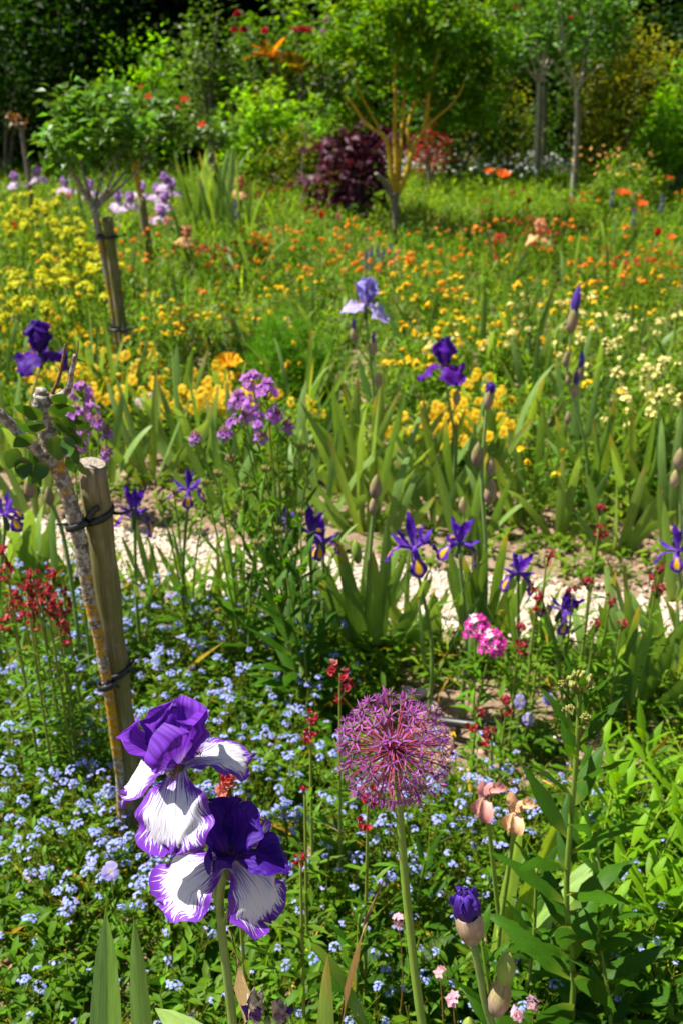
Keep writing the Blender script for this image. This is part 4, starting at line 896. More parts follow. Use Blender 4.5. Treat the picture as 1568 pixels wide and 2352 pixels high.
def dutch_iris(px_, py_, d_, bpx, label, rot, s=1., tilt=(0, 0)):
    tp = at(px_, py_, d_); b = at(bpx, 1600, d_); bs = A(b[0], d_, 0)
    t = thing('dutch_iris', label, 'iris', bs)
    part('stem', stemmesh([A(0, 0, -.02), A(.0, 0, tp[2] * .45), tp - bs - A(0, 0, .018)], [.0052, .0048, .0042], (.105, .20, .085)), t)
    place_bloom(t, DUV[int(R.integers(4))], tp - bs, (tilt[0] + U_(-.18, .18), tilt[1] + U_(-.18, .18), rot), s * U_(1.25, 1.6))
    for i in range(4):
        a = i * 1.7 + rot; f = .12 + .2 * i
        part('leaf', SWORD[[0, 2, 5, 3][i]], t, mat=mtx((tp - bs) * A(f, f, f), nrm(A(math.cos(a) * .35, math.sin(a) * .35, 1)), (math.cos(a), math.sin(a), 0), U_(.18, .30) * (1 - .5 * f), .013))
for args in [(950, 1262, 2.12, 985, 'violet dutch iris with one petal raised straight, left of a matching pair', rd(4), 1.0),
             (1054, 1250, 2.12, 1062, 'violet dutch iris spreading two yellow-marked falls sideways above the gravel', rd(65), 1.05),
             (1190, 1318, 2.08, 1180, 'violet dutch iris leaning over the gravel beside red wallflowers', rd(48), .95),
             (1290, 1402, 2.05, 1300, 'dark violet dutch iris half hidden among red wallflowers', rd(15), .9, (.2, .25)),
             (1556, 1270, 2.10, 1560, 'violet dutch iris among broad sword leaves at the path end', rd(-10), .95),
             (712, 1225, 2.25, 720, 'violet dutch iris half hidden behind the tall rocket stems', rd(30), .95),
             (742, 1245, 2.35, 745, 'second violet dutch iris crowded behind the tall rocket stems', rd(80), .8),
             (308, 1180, 2.25, 335, 'violet dutch iris right of the leaning post', rd(70), 1.05),
             (432, 1128, 2.4, 440, 'bluish dutch iris between the post and the rocket stems', rd(20), .9, (.2, 0)),
             (10, 1185, 2.1, 20, 'violet dutch iris above sword leaves left of the post', rd(50), .95),
             (660, 1195, 2.5, 660, 'small violet dutch iris showing left of the rocket stems', rd(10), .7)]:
    dutch_iris(*args)

# ================================================================== DAME'S ROCKET WITH LILAC FLOWERS
HES = [four_cluster(22, .026, .0115, (.44, .15, .55), (.5, .4, .2), -.5, .2), four_cluster(14, .020, .011, (.48, .18, .58), None, -.4, .2), four_cluster(9, .015, .010, (.40, .14, .52), None, -.3, .2)]
def rocket(base_px, d_, stems, label, leafn=20, l0=.15, wr=.2, LM=None):
    b = at(base_px[0], base_px[1], d_); bs = A(b[0], d_, 0); t = thing('dames_rocket', label, 'flower', bs)
    for j, (px_, py_, kind) in enumerate(stems):
        tp = at(px_, py_, d_ + .05 * math.sin(j * 2.1)) - bs
        P = leafy_stem(t, [A(U_(-.02, .02), U_(-.02, .02), -.01), tp * A(.35, .35, .5), tp], leafn if j < 3 else leafn // 2, l0, .035, LM or LANCE, wr, .1 if j < 3 else .4, (.0045, .003, .002), (.13, .23, .05), .45, U_(0, 6))
        if kind == 'f':
            place(t, 'flower_cluster', HES[0], tp, (0, -.2, 1), 1.05, U_(0, 6)); place(t, 'bud_cluster', BUDC[1], tp + A(0, 0, .022), (0, 0, 1), .9)
            place(t, 'flower_cluster', HES[1], tp + A(U_(-.02, .02), -.01, -.05), (U_(-.5, .5), -.3, 1), .95); place(t, 'flower_cluster', HES[2], tp + A(U_(-.03, .03), 0, -.085), (U_(-.6, .6), -.3, 1), .9)
        elif kind == 's': place(t, 'flower_cluster', HES[2], tp, (U_(-.3, .3), -.3, 1), 1., U_(0, 6)); place(t, 'bud_cluster', BUDC[1], tp + A(0, 0, .012), (0, 0, 1), 1.0)
        else: place(t, 'bud_cluster', BUDC[2 if kind == 'b' else 1], tp, (0, 0, 1), 1.15)
rocket((660, 1500), 2.25, [(582, 880, 'f'), (548, 925, 'f'), (635, 960, 's'), (660, 985, 's'), (515, 1000, 's'), (612, 900, 'f'), (600, 1010, 's'), (530, 1055, 'p'), (690, 1030, 'b'), (450, 1010, 's'), (565, 960, 's'), (715, 1030, 'b')], 'tall bushy rocket with lilac flower clusters and many lance leaves', 22, .16, .2)
rocket((560, 1480), 2.2, [(500, 1090, 'b'), (560, 1120, 'b'), (610, 1080, 'b'), (470, 1110, 'b'), (660, 1130, 'b')], 'leafy rocket stems in green bud in front of the lilac flowers', 20, .17, .2)
rocket((700, 1560), 2.05, [(690, 1180, 'b'), (640, 1220, 'b'), (590, 1250, 'b')], 'rocket with large dark lance leaves at the edge of the forget-me-nots', 22, .21, .24, LANCED)
rocket((430, 1400), 2.4, [(400, 1130, 'b'), (470, 1150, 'b'), (370, 1150, 'b')], 'green rocket stems without flowers between post and gravel path', 16, .12, .2)
rocket((215, 1230), 2.3, [(190, 905, 'f'), (205, 950, 'f'), (225, 975, 's'), (175, 950, 's'), (245, 1000, 's')], 'lilac rocket flowering just behind the top of the leaning post', 14, .12, .2)
rocket((165, 1200), 2.2, [(170, 1035, 's'), (245, 1045, 's')], 'short lilac rocket peeping between rose stem and post', 10, .1, .2)

# ================================================================== IRIS FANS
def fan_px(px_, py_, n, h, label, group=None, face=None, wid=.028, spread=34, lean=0.):
    q = gd(px_, py_); return sword_fan((q[0], q[1], 0), n, h, U_(-.5, .5) if face is None else face, label, group, wid, spread, lean=lean)
fan_px(868, 1530, 8, .46, 'large dark sword leaf fan at the near edge of the path, beside the allium', wid=.042, spread=42, face=.1)
fan_px(1120, 1500, 6, .42, 'upright sword leaves in front of the gravel beside pink sweet william', wid=.034, spread=20, face=.2)
fan_px(1010, 1520, 5, .30, 'sword leaf clump bent over with brown scorched tips', wid=.036, spread=60, face=-.1)
NF = 'sword leaf clumps along the near edge of the path'
for (x, y, n, h, w) in [(1450, 1640, 7, .46, .036), (1530, 1600, 7, .50, .038), (1380, 1590, 5, .40, .034), (1590, 1560, 6, .5, .036), (1300, 1540, 5, .34, .030), (760, 1480, 5, .36, .032), (830, 1470, 5, .42, .032), (1470, 1560, 5, .42, .034)]:
    fan_px(x, y, n, h, 'broad sword shaped iris leaves standing at the near side of the path', NF, wid=w, spread=28)
LF = 'sword leaf clumps left of the post'
for (x, y, n, h, w) in [(60, 1400, 7, .46, .040), (140, 1390, 6, .42, .036), (0, 1380, 6, .44, .038), (195, 1370, 5, .36, .034)]:
    fan_px(x, y, n, h, 'broad green iris leaves behind the red wallflowers left of the post', LF, wid=w, spread=30)
for (x, y, h) in [(330, 1400, .34), (390, 1420, .38), (520, 1430, .36), (580, 1410, .34), (470, 1390, .34), (680, 1440, .36), (940, 1490, .36), (1210, 1510, .34)]:
    fan_px(x, y, 6, h, 'narrow upright sword leaves standing against the gravel', 'narrow sword leaves against the gravel', wid=.018, spread=24)
BF = 'iris fans in the bed behind the path'
for (x, y, n, h) in [(840, 1225, 8, .46), (745, 1215, 6, .42), (925, 1165, 6, .40), (1050, 1190, 6, .40), (1165, 1105, 7, .42), (1240, 1165, 6, .40), (1375, 1165, 8, .46), (1470, 1180, 7, .42), (1545, 1215, 8, .46), (1320, 1130, 6, .40), (700, 1110, 6, .42), (560, 1110, 6, .38), (430, 1090, 7, .42), (350, 1110, 6, .42), (1440, 1115, 6, .40), (990, 1120, 5, .36), (480, 1075, 6, .38), (300, 1060, 5, .34), (620, 1085, 5, .36), (20, 1090, 6, .40), (1090, 1090, 5, .36), (1570, 1110, 7, .42), (800, 1130, 6, .44), (870, 1120, 5, .44), (1000, 1215, 5, .3), (1110, 1240, 5, .28), (1290, 1240, 6, .32), (1420, 1270, 6, .32), (520, 1170, 6, .34), (640, 1185, 6, .34), (250, 1120, 6, .36), (100, 1120, 6, .38), (900, 1240, 5, .3), (1190, 1200, 5, .32)]:
    fan_px(x, y, n, h * 1.22, 'grey green iris leaf fan in the bed beyond the gravel path', BF, wid=.034, spread=36)
MF = 'iris fans deep in the flower bed'
for k in range(46):
    y = U_(560, 1020); x = U_(-40, 1610); q = gd(x, y)
    sword_fan((q[0], q[1], 0), int(R.integers(4, 7)), U_(.38, .62), U_(-.6, .6), 'upright grey green sword leaves among the yellow and orange flowers', MF, .03, 30)
q = gd(480, 560); 
for (x, y) in [(470, 545), (505, 555), (535, 540), (450, 530), (555, 560)]:
    q = gd(x, y); sword_fan((q[0], q[1], 0), 8, .85, U_(-.5, .5), 'tall deep green strap leaves beside the lilac irises', 'tall strap leaves beside the lilac irises', .045, 16)

# ================================================================== TALL BEARDED IRISES IN THE BED
def mono(c1, c2): return lambda u, v, e: lerp3(c1, c2, v * 2.2 + np.abs(u) * .3)
VI = bearded(mono((.18, .05, .38), (.085, .012, .30)), mono((.20, .04, .36), (.10, .010, .28)), M_vpetal, M_vpetal, False, 21)
VD = bearded(mono((.10, .03, .28), (.045, .008, .20)), mono((.12, .03, .30), (.055, .008, .22)), M_vpetal, M_vpetal, False, 5)
PB = bearded(mono((.42, .36, .72), (.30, .25, .66)), mono((.55, .48, .76), (.46, .40, .74)), M_vpetal, M_vpetal, False, 9, [(rd(-150), 30, -45, .088, .075), (rd(-30), 20, -75, .085, .06), (rd(90), 25, -60, .085, .07)])
LI = bearded(mono((.62, .42, .66), (.46, .26, .56)), mono((.85, .80, .86), (.66, .50, .70)), M_vpetal, M_vpetal, False, 4)
PE = bearded(mono((.75, .42, .20), (.72, .36, .18)), mono((.78, .52, .24), (.76, .46, .2)), M_vpetal, M_vpetal, False, 7)
def tall_iris(px_, py_, d_, bpx, bl, label, s=1., rot=0., buds=(), group=None, fan=True):
    tp = at(px_, py_, d_); b = at(bpx, 1176, d_); bs = A(b[0], d_, 0); t = thing('bearded_iris', label, 'iris', bs, 0, group)
    part('stem', stemmesh([A(0, 0, -.02), A(0, 0, tp[2] * .5), tp - bs - A(0, 0, .03)], [.0065, .0055, .004], (.15, .24, .12)), t)
    place_bloom(t, bl, tp - bs, (U_(-.1, .1), U_(-.1, .1), rot), s)
    for (x, y, k) in buds:
        p_ = at(x, y, d_) - bs; pz = p_[2] - .07; c = A(np.interp(pz, [0, tp[2]], [0, (tp - bs)[0]]), 0, pz)
        part('branch', stemmesh([c, p_], [.003, .003], (.15, .24, .12), 6, 5), t); o = place(t, 'bud', BUD['papery'], p_, (0, 0, 1), .9)
        if k: part('bud_tip', BUD['slimtip'], o, loc=(0, 0, .014), s=1.3)
    if fan:
        for i in range(5): a = rd(-30 + 15 * i); part('leaf', SWORD[i], t, mat=mtx(A(.015 * (i - 2), U_(-.02, .02), -.01), A(math.sin(a), U_(-.1, .1), math.cos(a)), (0, -1, .1), U_(.36, .5), .03))
tall_iris(1020, 845, 3.35, 1035, VI, 'rich violet bearded iris in full bloom above yellow pansies', 1.25, rd(30), [(1047, 930, 0)])
tall_iris(92, 815, 3.3, 80, VD, 'deep purple bearded iris behind the pruned rose stem', 1.4, rd(-20))
tall_iris(840, 705, 3.45, 855, PB, 'pale lavender blue bearded iris on a tall stem with buds', 1.2, 0., [(857, 815, 1), (812, 785, 1), (868, 890, 0)])
LG2 = 'lilac irises behind the standard rose'
for i, (x, y, d_) in enumerate([(380, 425, 8.6), (378, 470, 8.5), (372, 500, 8.4), (325, 445, 8.8), (272, 468, 8.2), (300, 470, 8.4), (150, 432, 9), (88, 408, 9.5), (36, 420, 9.5), (210, 440, 8.8), (360, 450, 8.7), (395, 440, 8.6)]):
    tall_iris(x, y, d_, x + 4, LI, 'lilac and white bearded iris in the group behind the standard rose', 1.25, U_(0, 6), (), LG2, False)
tall_iris(1240, 545, 7.2, 1242, PE, 'peach bearded iris beside rusty red wallflowers', 1.5, rd(40), (), None, False)
tall_iris(550, 440, 9., 552, PE, 'apricot bearded iris beside the tall strap leaves', 1.5, rd(10), (), None, False)
tall_iris(428, 550, 7.4, 430, PE, 'low orange apricot iris under the tall strap leaves', 1.2, rd(10), (), None, False)
def bud_stalk(pts, d_, buds, label, topk='slim', group=None, leafs=3):
    P = [at(x, y, d_) for x, y in pts]; bs = A(P[-1][0], d_, 0); t = thing('budding_iris', label, 'iris', bs, 0, group)
    path = [A(0, 0, -.02)] + [p_ - bs for p_ in P[::-1]]
    part('stem', stemmesh(path, [.006, .0055, .004], (.14, .24, .13)), t)
    for (x, y, kind, s) in buds:
        p_ = at(x, y, d_) - bs; o = place(t, 'bud', BUD['green' if kind == 'g' else 'papery'], p_ - A(0, 0, .03 * s), (U_(-.12, .12), -.05, 1), s)
        if kind == 't': part('bud_tip', BUD['slimtip'], o, loc=(0, 0, .012), s=1.55)
        if kind == 'o': part('bud_tip', BUD['tip'], o, s=.72, loc=(0, 0, .012))
    for i in range(leafs): a = U_(-.45, .45); part('leaf', SWORD[i], t, mat=mtx(A(.012 * (i - 1), 0, -.01), A(math.sin(a), U_(-.1, .1), math.cos(a)), (0, -1, .1), U_(.34, .46), .032))
bud_stalk([(1120, 900), (1112, 1000), (1105, 1100), (1115, 1250), (1115, 1400)], 2.45, [(1119, 915, 'o', 1.05), (1095, 1045, 'p', 1.1), (1126, 1072, 'p', .9), (1124, 1130, 'p', 1.25)], 'tall iris stalk with shrivelled dark violet tip and pinkish buds over the path')
bud_stalk([(862, 1115), (855, 1200), (840, 1400), (835, 1500)], 2.35, [(862, 1120, 'p', 1.1), (855, 1160, 'p', .9), (822, 1265, 'g', 1.3)], 'iris stalk with grey pink buds in front of the pale lavender iris')
bud_stalk([(1312, 700), (1308, 800), (1302, 870), (1330, 960), (1350, 1080)], 3.35, [(1312, 735, 't', 1.5), (1298, 825, 'p', .9), (1303, 870, 'p', .8), (1331, 855, 't', 1.), (1320, 895, 't', 1.), (1304, 960, 'p', .8)], 'iris stalk with pale lavender pointed bud standing over pale yellow wallflowers')
bud_stalk([(1560, 1040), (1562, 1150), (1565, 1300)], 2.7, [(1560, 1055, 'p', 1.1), (1550, 1100, 'p', .9)], 'iris stalk with closed pinkish buds at the far end of the path')
bud_stalk([(1062, 1150), (1066, 1230)], 3.0, [(1062, 1160, 'p', .9)], 'short iris stalk with one closed bud behind the dutch irises')
bud_stalk([(1105, 1290), (1108, 1380)], 2.45, [], 'bare green iris stalk in front of the gravel', leafs=4)
bud_stalk([(95, 1120), (150, 1250)], 2.2, [(68, 1120, 'p', .9), (112, 1140, 'p', .8)], 'slanting iris stalk with pale closed buds left of the post')
bud_stalk([(1440, 1420), (1445, 1500)], 2.05, [(1442, 1420, 'g', 1.2)], 'iris stalk with plain green bud among broad sword leaves')

# ================================================================== MIXED BED: wallflowers, pansies, spurge, tulips
YEL, ORA, RST, PAL = (.85, .54, .006), (.80, .25, .006), (.45, .035, .010), (.82, .74, .26)
def wf_head(col, n=11, r=.022, fr=.011, cv=.18): return four_cluster(n, r, fr, col, None, -.1, cv)
WFH = {k: [wf_head(c), wf_head(c, 8, .018, .011), wf_head(c, 15, .026, .011)] for k, c in (('y', YEL), ('o', ORA), ('r', RST), ('p', PAL))}
def wf_foliage(h, ns_, col):
    mb = MB(); tips = []
    for k in range(ns_):
        a = k * 2.4; e = A(math.cos(a) * U_(.02, .13), math.sin(a) * U_(.02, .13), h * U_(.8, 1.1)); threads(mb, [A(0, 0, 0)], [e], .0028, .0018, (.13, .19, .05)); tips.append(e)
        n = 13; f = U_(.15, .95, n); b = e[None] * f[:, None]; d = hemi(n, -.1, .9)
        leaves(mb, b, d, UP + 0 * d, U_(.04, .075, n), U_(.008, .013, n), jit(col, .3, n), .3, .2, lo=True)
    return mb.mesh('wallflower_foliage', M_leaf), tips
WFV = [wf_foliage(U_(.28, .42), int(R.integers(4, 8)), c) for c in ((.075, .165, .025), (.10, .19, .035), (.06, .14, .02), (.13, .20, .05), (.085, .18, .03))]
def wf(px_, py_, kind, label, group, s=1., zz=.34):
    keep = {'o': .62, 'y': .8, 'p': .85, 'r': .6}[kind]; s = s * 1.15
    q = gd(px_, py_, zz * s); me, tips = WFV[int(R.integers(5))]
    t = thing('wallflower', label, 'wallflower', (q[0], q[1], 0), U_(0, 6), group, s); part('foliage', me, t)
    for e in tips:
      if R.random() < keep: place(t, 'flower_cluster', WFH[kind][int(R.integers(3))], e, nrm(A(U_(-.3, .3), U_(-.3, .3), 1)), U_(.5, 1.0), U_(0, 6))
def wf_zone(n, x0, x1, y0, y1, kind, label, group, s=(.8, 1.05)):
    for _ in range(n): wf(U_(x0, x1), U_(y0, y1), kind, label, group, U_(*s))
for (x, y, s) in [(1500, 880, 1.), (1450, 870, 1.), (1540, 860, 1.), (1480, 920, 1.), (1530, 920, .95), (1440, 910, .95), (1400, 840, 1.), (1560, 900, 1.), (1380, 760, 1.), (1420, 740, 1.), (1340, 720, .9), (1480, 800, 1.), (1300, 760, .95), (1250, 735, .9), (1080, 740, .9), (1130, 760, .9), (1000, 770, .9), (1190, 720, .9), (1550, 780, 1.), (1320, 690, .9), (1460, 700, .9)]:
    wf(x, y, 'p', 'pale creamy yellow wallflower in the drift at the right of the bed', 'pale yellow wallflowers', s)
wf_zone(22, 900, 1100, 630, 830, 'y', 'yellow wallflower in the thicket behind the lavender iris', 'yellow wallflowers behind the lavender iris', (.75, .95))
wf_zone(26, 300, 720, 650, 830, 'y', 'yellow wallflower scattered in grassy bed right of the standard rose', 'yellow wallflowers right of the standard rose', (.6, .85))
wf_zone(14, -20, 240, 660, 860, 'y', 'yellow wallflower in the grass below the spurge', 'yellow wallflowers below the spurge', (.7, .95))
wf_zone(16, 1100, 1560, 600, 780, 'y', 'yellow wallflower in the green drift right of the violet iris', 'yellow wallflowers right of the violet iris', (.65, .9))
for (x, y) in [(1385, 915), (1252, 1020)]: wf(x, y, 'y', 'bright yellow wallflower head just in front of the pale yellow drift', 'yellow heads before the pale drift', .8)
wf_zone(34, 560, 900, 515, 620, 'o', 'orange wallflower in the drift left of the golden lichened tree', 'orange wallflowers left of the golden tree', (.7, .95))
wf_zone(22, 930, 1150, 505, 640, 'o', 'orange wallflower at the foot of the golden lichened tree', 'orange wallflowers at the golden tree', (.7, .95))
wf_zone(28, 1250, 1580, 430, 640, 'o', 'orange wallflower in the drift around the peach iris', 'orange wallflowers around the peach iris', (.7, .95))
wf_zone(14, 230, 520, 480, 640, 'o', 'orange wallflower behind the standard rose trunk', 'orange wallflowers behind the standard rose', (.7, .95))
wf_zone(10, 0, 230, 520, 640, 'o', 'orange wallflower among the yellow spurge', 'orange wallflowers in the spurge', (.7, .9))
wf_zone(16, 1140, 1260, 500, 570, 'r', 'rusty red wallflower beside the peach iris', 'rusty wallflowers beside the peach iris', (.7, .95))
wf_zone(12, 420, 520, 540, 600, 'r', 'rusty red wallflower under the tall strap leaves', 'rusty wallflowers under the strap leaves', (.7, .9))
wf_zone(12, 1400, 1570, 560, 640, 'r', 'rusty red wallflower at the right of the orange drift', 'rusty wallflowers right of the orange drift', (.7, .9))
wf_zone(20, 560, 1500, 420, 520, 'r', 'rusty red wallflower far back in the bed by the shrubs', 'rusty wallflowers at the back of the bed', (.6, .9))
# yellow spurge
def spurge():
    mb = MB(); tips = []
    for k in range(9):
        a = k * 2.4; e = A(math.cos(a) * U_(.03, .2), math.sin(a) * U_(.03, .2), U_(.38, .55)); threads(mb, [e * A(.4, .4, 0)], [e], .004, .003, (.14, .22, .05)); tips.append(e)
        n = 16; f = U_(.2, .95, n)[:, None]; b = e * A(.4, .4, 0) * (1 - f) + e * f; d = hemi(n, -.1, .7); leaves(mb, b, d, UP + 0 * d, .05, .010, jit((.12, .22, .03), .25, n), .2, .2, lo=True)
    return mb.mesh('spurge_foliage', M_leaf), tips
SPV = [spurge(), spurge()]; SPH = [four_cluster(30, .05, .013, (.66, .64, .006), (.5, .5, .02), .15, .2), four_cluster(24, .042, .013, (.62, .62, .008), None, .15, .2)]
for (x, y) in [(25, 480), (70, 470), (110, 480), (150, 500), (50, 505), (20, 530), (150, 545), (210, 520), (190, 490), (215, 560), (10, 500), (130, 460), (30, 455), (180, 600), (215, 610), (150, 620), (190, 640), (90, 610), (40, 650), (15, 680), (70, 660), (-20, 640), (225, 650), (85, 455), (200, 545)]:
    q = gd(x, y, .5); me, tips = SPV[int(R.integers(2))]; t = thing('spurge', 'acid yellow spurge with domed heads in the drift around the standard rose', 'spurge', (q[0], q[1], 0), U_(0, 6), 'acid yellow spurge around the standard rose'); part('foliage', me, t)
    for e in tips:
      if R.random() < .68: place(t, 'flower_head', SPH[int(R.integers(2))], e, (U_(-.3, .3), U_(-.3, .3), 1), U_(.45, .9), U_(0, 6))
# yellow pansies
def pans(cx, cy, rx, ry, n, label, group, me=VI_YEL):
    for _ in range(n):
        q = gd(cx + U_(-rx, rx), cy + U_(-ry, ry), .10); pansy(q, me, [(U_(-.07, .07), U_(-.07, .07), U_(-.03, .04)) for _ in range(7)], label, group, .15, 1.2)
pans(285, 900, 55, 70, 11, 'golden yellow pansies behind the lilac rocket by the post', 'yellow pansies behind the post')
pans(1030, 985, 95, 70, 13, 'golden yellow pansies below the rich violet bearded iris', 'yellow pansies below the violet iris')
pans(600, 940, 150, 55, 10, 'golden yellow pansies behind the tall lilac rocket', 'yellow pansies behind the tall rocket')
pans(430, 960, 50, 40, 6, 'golden yellow pansies between iris fans right of the post', 'yellow pansies between the fans')
pans(150, 930, 60, 40, 6, 'golden yellow pansies behind the rose stubs', 'yellow pansies behind the rose stubs')
for (x, y, lab) in [(1096, 1160, 'white pansy by the soil edge behind the dutch irises'), (1498, 1045, 'white pansy among iris fans at the right of the bed'), (575, 1010, 'white pansy under the lilac rocket flowers')]:
    q = gd(x, y, .1); pansy(q, VI_WHT, [(0, 0, 0), (.02, .01, .02)] , lab, None, .12)
# tulips and poppies
def tulip_mesh(c1, c2, open_=0, s=1.):
    mb = MB()
    for k in range(6): petal(mb, k * 1.047, 45 - open_ * 20, 100 - open_ * 55, .055 * s, .042 * s, 'oval', 7, 9, .002, 4, .5, lambda u, v, e: lerp3(c2, c1, v * 2), (.003 * math.cos(k * 1.047), .003 * math.sin(k * 1.047), .001 * (k % 2)), ph=k)
    lathe(mb, [(.001, -.008), (.005, .0), (.006, .008), (.002, .016)], 6, (.2, .22, .05)); return mb.mesh('tulip_bloom', M_petal)
TU = {'y': tulip_mesh((.80, .44, .01), (.78, .40, .01), 1.1), 'w': tulip_mesh((.82, .80, .70), (.75, .76, .5)), 'r': tulip_mesh((.62, .035, .02), (.7, .25, .05)), 'o': tulip_mesh((.76, .17, .025), (.78, .3, .05), 1.0), 'k': tulip_mesh((.72, .25, .25), (.75, .5, .4))}
for (x, y, k, d_, s, lab) in [(525, 835, 'y', 4.3, 1.25, 'open golden yellow tulip behind the lilac rocket'), (322, 935, 'w', 3.9, .95, 'closed white tulip right of the yellow pansies'), (352, 918, 'w', 4.0, .8, 'smaller white tulip behind the closed white one'),
        (1507, 540, 'r', 7.2, 1.2, 'clear red tulip in the orange drift at right'), (740, 500, 'r', 8.6, 1.4, 'scarlet tulip in front of the purple smoke bush'), (778, 502, 'k', 8.6, 1., 'pink tulip next to the scarlet tulip'), (1152, 405, 'o', 10.5, 1.8, 'large orange red poppy standing before the hedge'),
        (1122, 395, 'o', 11., 1.2, 'smaller orange poppy behind the large poppy'), (1427, 445, 'o', 8.5, 1.2, 'orange poppy with white daisies beside it'), (1472, 470, 'o', 8., 1.1, 'orange poppy low in the bed near the far hedge'), (35, 525, 'r', 7.5, 1.2, 'red tulip at the edge of the spurge'), (1212, 465, 'r', 8.5, .9, 'crimson tulip beside the far standard trunk'),
        (160, 455, 'k', 8.5, 1., 'pink tulip behind the spurge'), (1540, 545, 'o', 7.5, .8, 'orange tulip behind the clear red tulip'), (1535, 410, 'o', 10., 1., 'orange poppy under the right hand hedge')]:
    tp = at(x, y, d_); t = thing('tulip', lab, 'tulip', (tp[0], d_, 0)); part('stem', stemmesh([A(0, 0, -.01), A(0, 0, tp[2])], [.005, .004], (.13, .23, .07), 6, 5), t)
    place(t, 'bloom', TU[k], (0, 0, tp[2] - .01), (U_(-.2, .2), -.25, 1), s, U_(0, 6))
    for i in range(2): part('leaf', SWORD[3 + i], t, mat=mtx(A(0, 0, 0), nrm(A(U_(-.4, .4), U_(-.3, .3), 1)), (U_(-1, 1), -1, 0), .30, .045))
# small blue spires
mb = MB(); n = 40; z = U_(0, .14, n); a = U_(0, 6.28, n); florets(mb, np.stack([np.cos(a) * .012, np.sin(a) * .012, z], 1), np.stack([np.cos(a), np.sin(a), .3 + 0 * a], 1), .009, 4, jit((.16, .08, .36), .3, n)); SPI = mb.mesh('spire', M_petal)
for (x, y, d_) in [(850, 595, 6.9), (865, 585, 7.), (880, 592, 7.), (838, 600, 6.8), (872, 604, 6.8), (895, 580, 7.1), (1405, 450, 8.6), (1455, 495, 8), (1520, 465, 8.4), (543, 478, 8.6)]:
    tp = at(x, y, d_); t = thing('purple_sage', 'dusky purple flower spires in the orange and green drift', 'flower', (tp[0], d_, 0), 0, 'dusky purple spires'); part('stem', stemmesh([A(0, 0, 0), A(0, 0, tp[2])], [.003, .002], (.12, .2, .06), 5, 4), t); place(t, 'flower_spire', SPI, (0, 0, tp[2] - .08))
# feathery fennel
def feather(loc, h, r, n, label, col=(.10, .24, .025)):
    t = thing('fennel', label, 'fennel', loc); mb = MB(); d = hemi(n, .0, 1); c = d * U_(.35, 1, n)[:, None] * A(r, r, h)
    for k in range(16): threads(mb, c, c + hemi(n, -.1, 1) * U_(.03, .07, n)[:, None], .0011, .0007, jit(col, .25, n))
    part('foliage', mb.mesh('feathery_foliage', M_leaf), t); mb = MB(); threads(mb, np.zeros((14, 3)), c[:14] * .9, .004, .002, (.12, .22, .04)); part('stem', mb.mesh('fennel_stems', M_stem), t)
q = gd(655, 960); feather((q[0], q[1] + .12, 0), .46, .24, 900, 'feathery bright green fennel mound behind the tall lilac rocket')

# ---- fill of the mixed bed
bed = lambda q: (q[:, 1] > pathline(q[:, 0]) + PW + .62 + .2 * np.sin(q[:, 0] * 5.3) + .1 * np.sin(q[:, 0] * 13)) & (np.abs(q[:, 0]) < .45 * q[:, 1] + .5)
ground_cover('bed_foliage', scatter(13000, -6.5, 6.5, 3.1, 13., bed), .25, 12, .062, .017, [(.06, .15, .022), (.10, .195, .028), (.04, .105, .018), (.15, .23, .045), (.085, .17, .07), (.045, .12, .03), (.13, .19, .09)], 'mixed green leaves filling the flower bed beyond the path', lo=True, tilt=(.25, 1.3), cat='bed foliage')
mb = MB(); q = scatter(6500, -6.5, 6.5, 3.2, 13.5, bed); n = len(q); d = hemi(n, .82, 1)
leaves(mb, np.c_[q, np.zeros(n)], d, hemi(n, -.3, .3), U_(.16, .36, n), U_(.007, .018, n), jit((.12, .21, .065), .5, n), .25, .3, lo=True)
tag(part('bed_grass', mb.mesh('bed_grass', M_leaf)), 'grassy blades and thin stems standing through the flower bed', 'grass', kind='stuff')
strip = lambda q: (q[:, 1] > pathline(q[:, 0]) + PW + .02)
ground_cover('soil_weeds', scatter(1300, -3, 3, 2.6, 4.3, strip), .07, 8, .036, .017, [(.10, .20, .03), (.13, .22, .04), (.075, .16, .02)], 'small weeds on the bare soil behind the path', cat='weeds')
lawn = lambda q: (q[:, 0] > .3) & (np.abs(q[:, 0]) < .5 * q[:, 1])
ground_cover('far_ground_cover', scatter(2200, -1, 7, 9.5, 14.5, lawn), .25, 9, .075, .018, [(.14, .26, .03), (.17, .28, .04), (.11, .22, .025)], 'bright green ground cover under the far standards', lo=True, cat='ground cover')
mb = MB(); q = scatter(700, .5, 2.6, 11.2, 13.2); florets(mb, np.c_[q, U_(.26, .36, len(q))], hemi(len(q), .5, 1), .02, 5, jit((.78, .80, .74), .1, len(q))); tag(part('white_blossom', mb.mesh('white_blossom', M_petal)), 'carpet of tiny white blossom behind the golden lichened tree', 'blossom', kind='stuff')

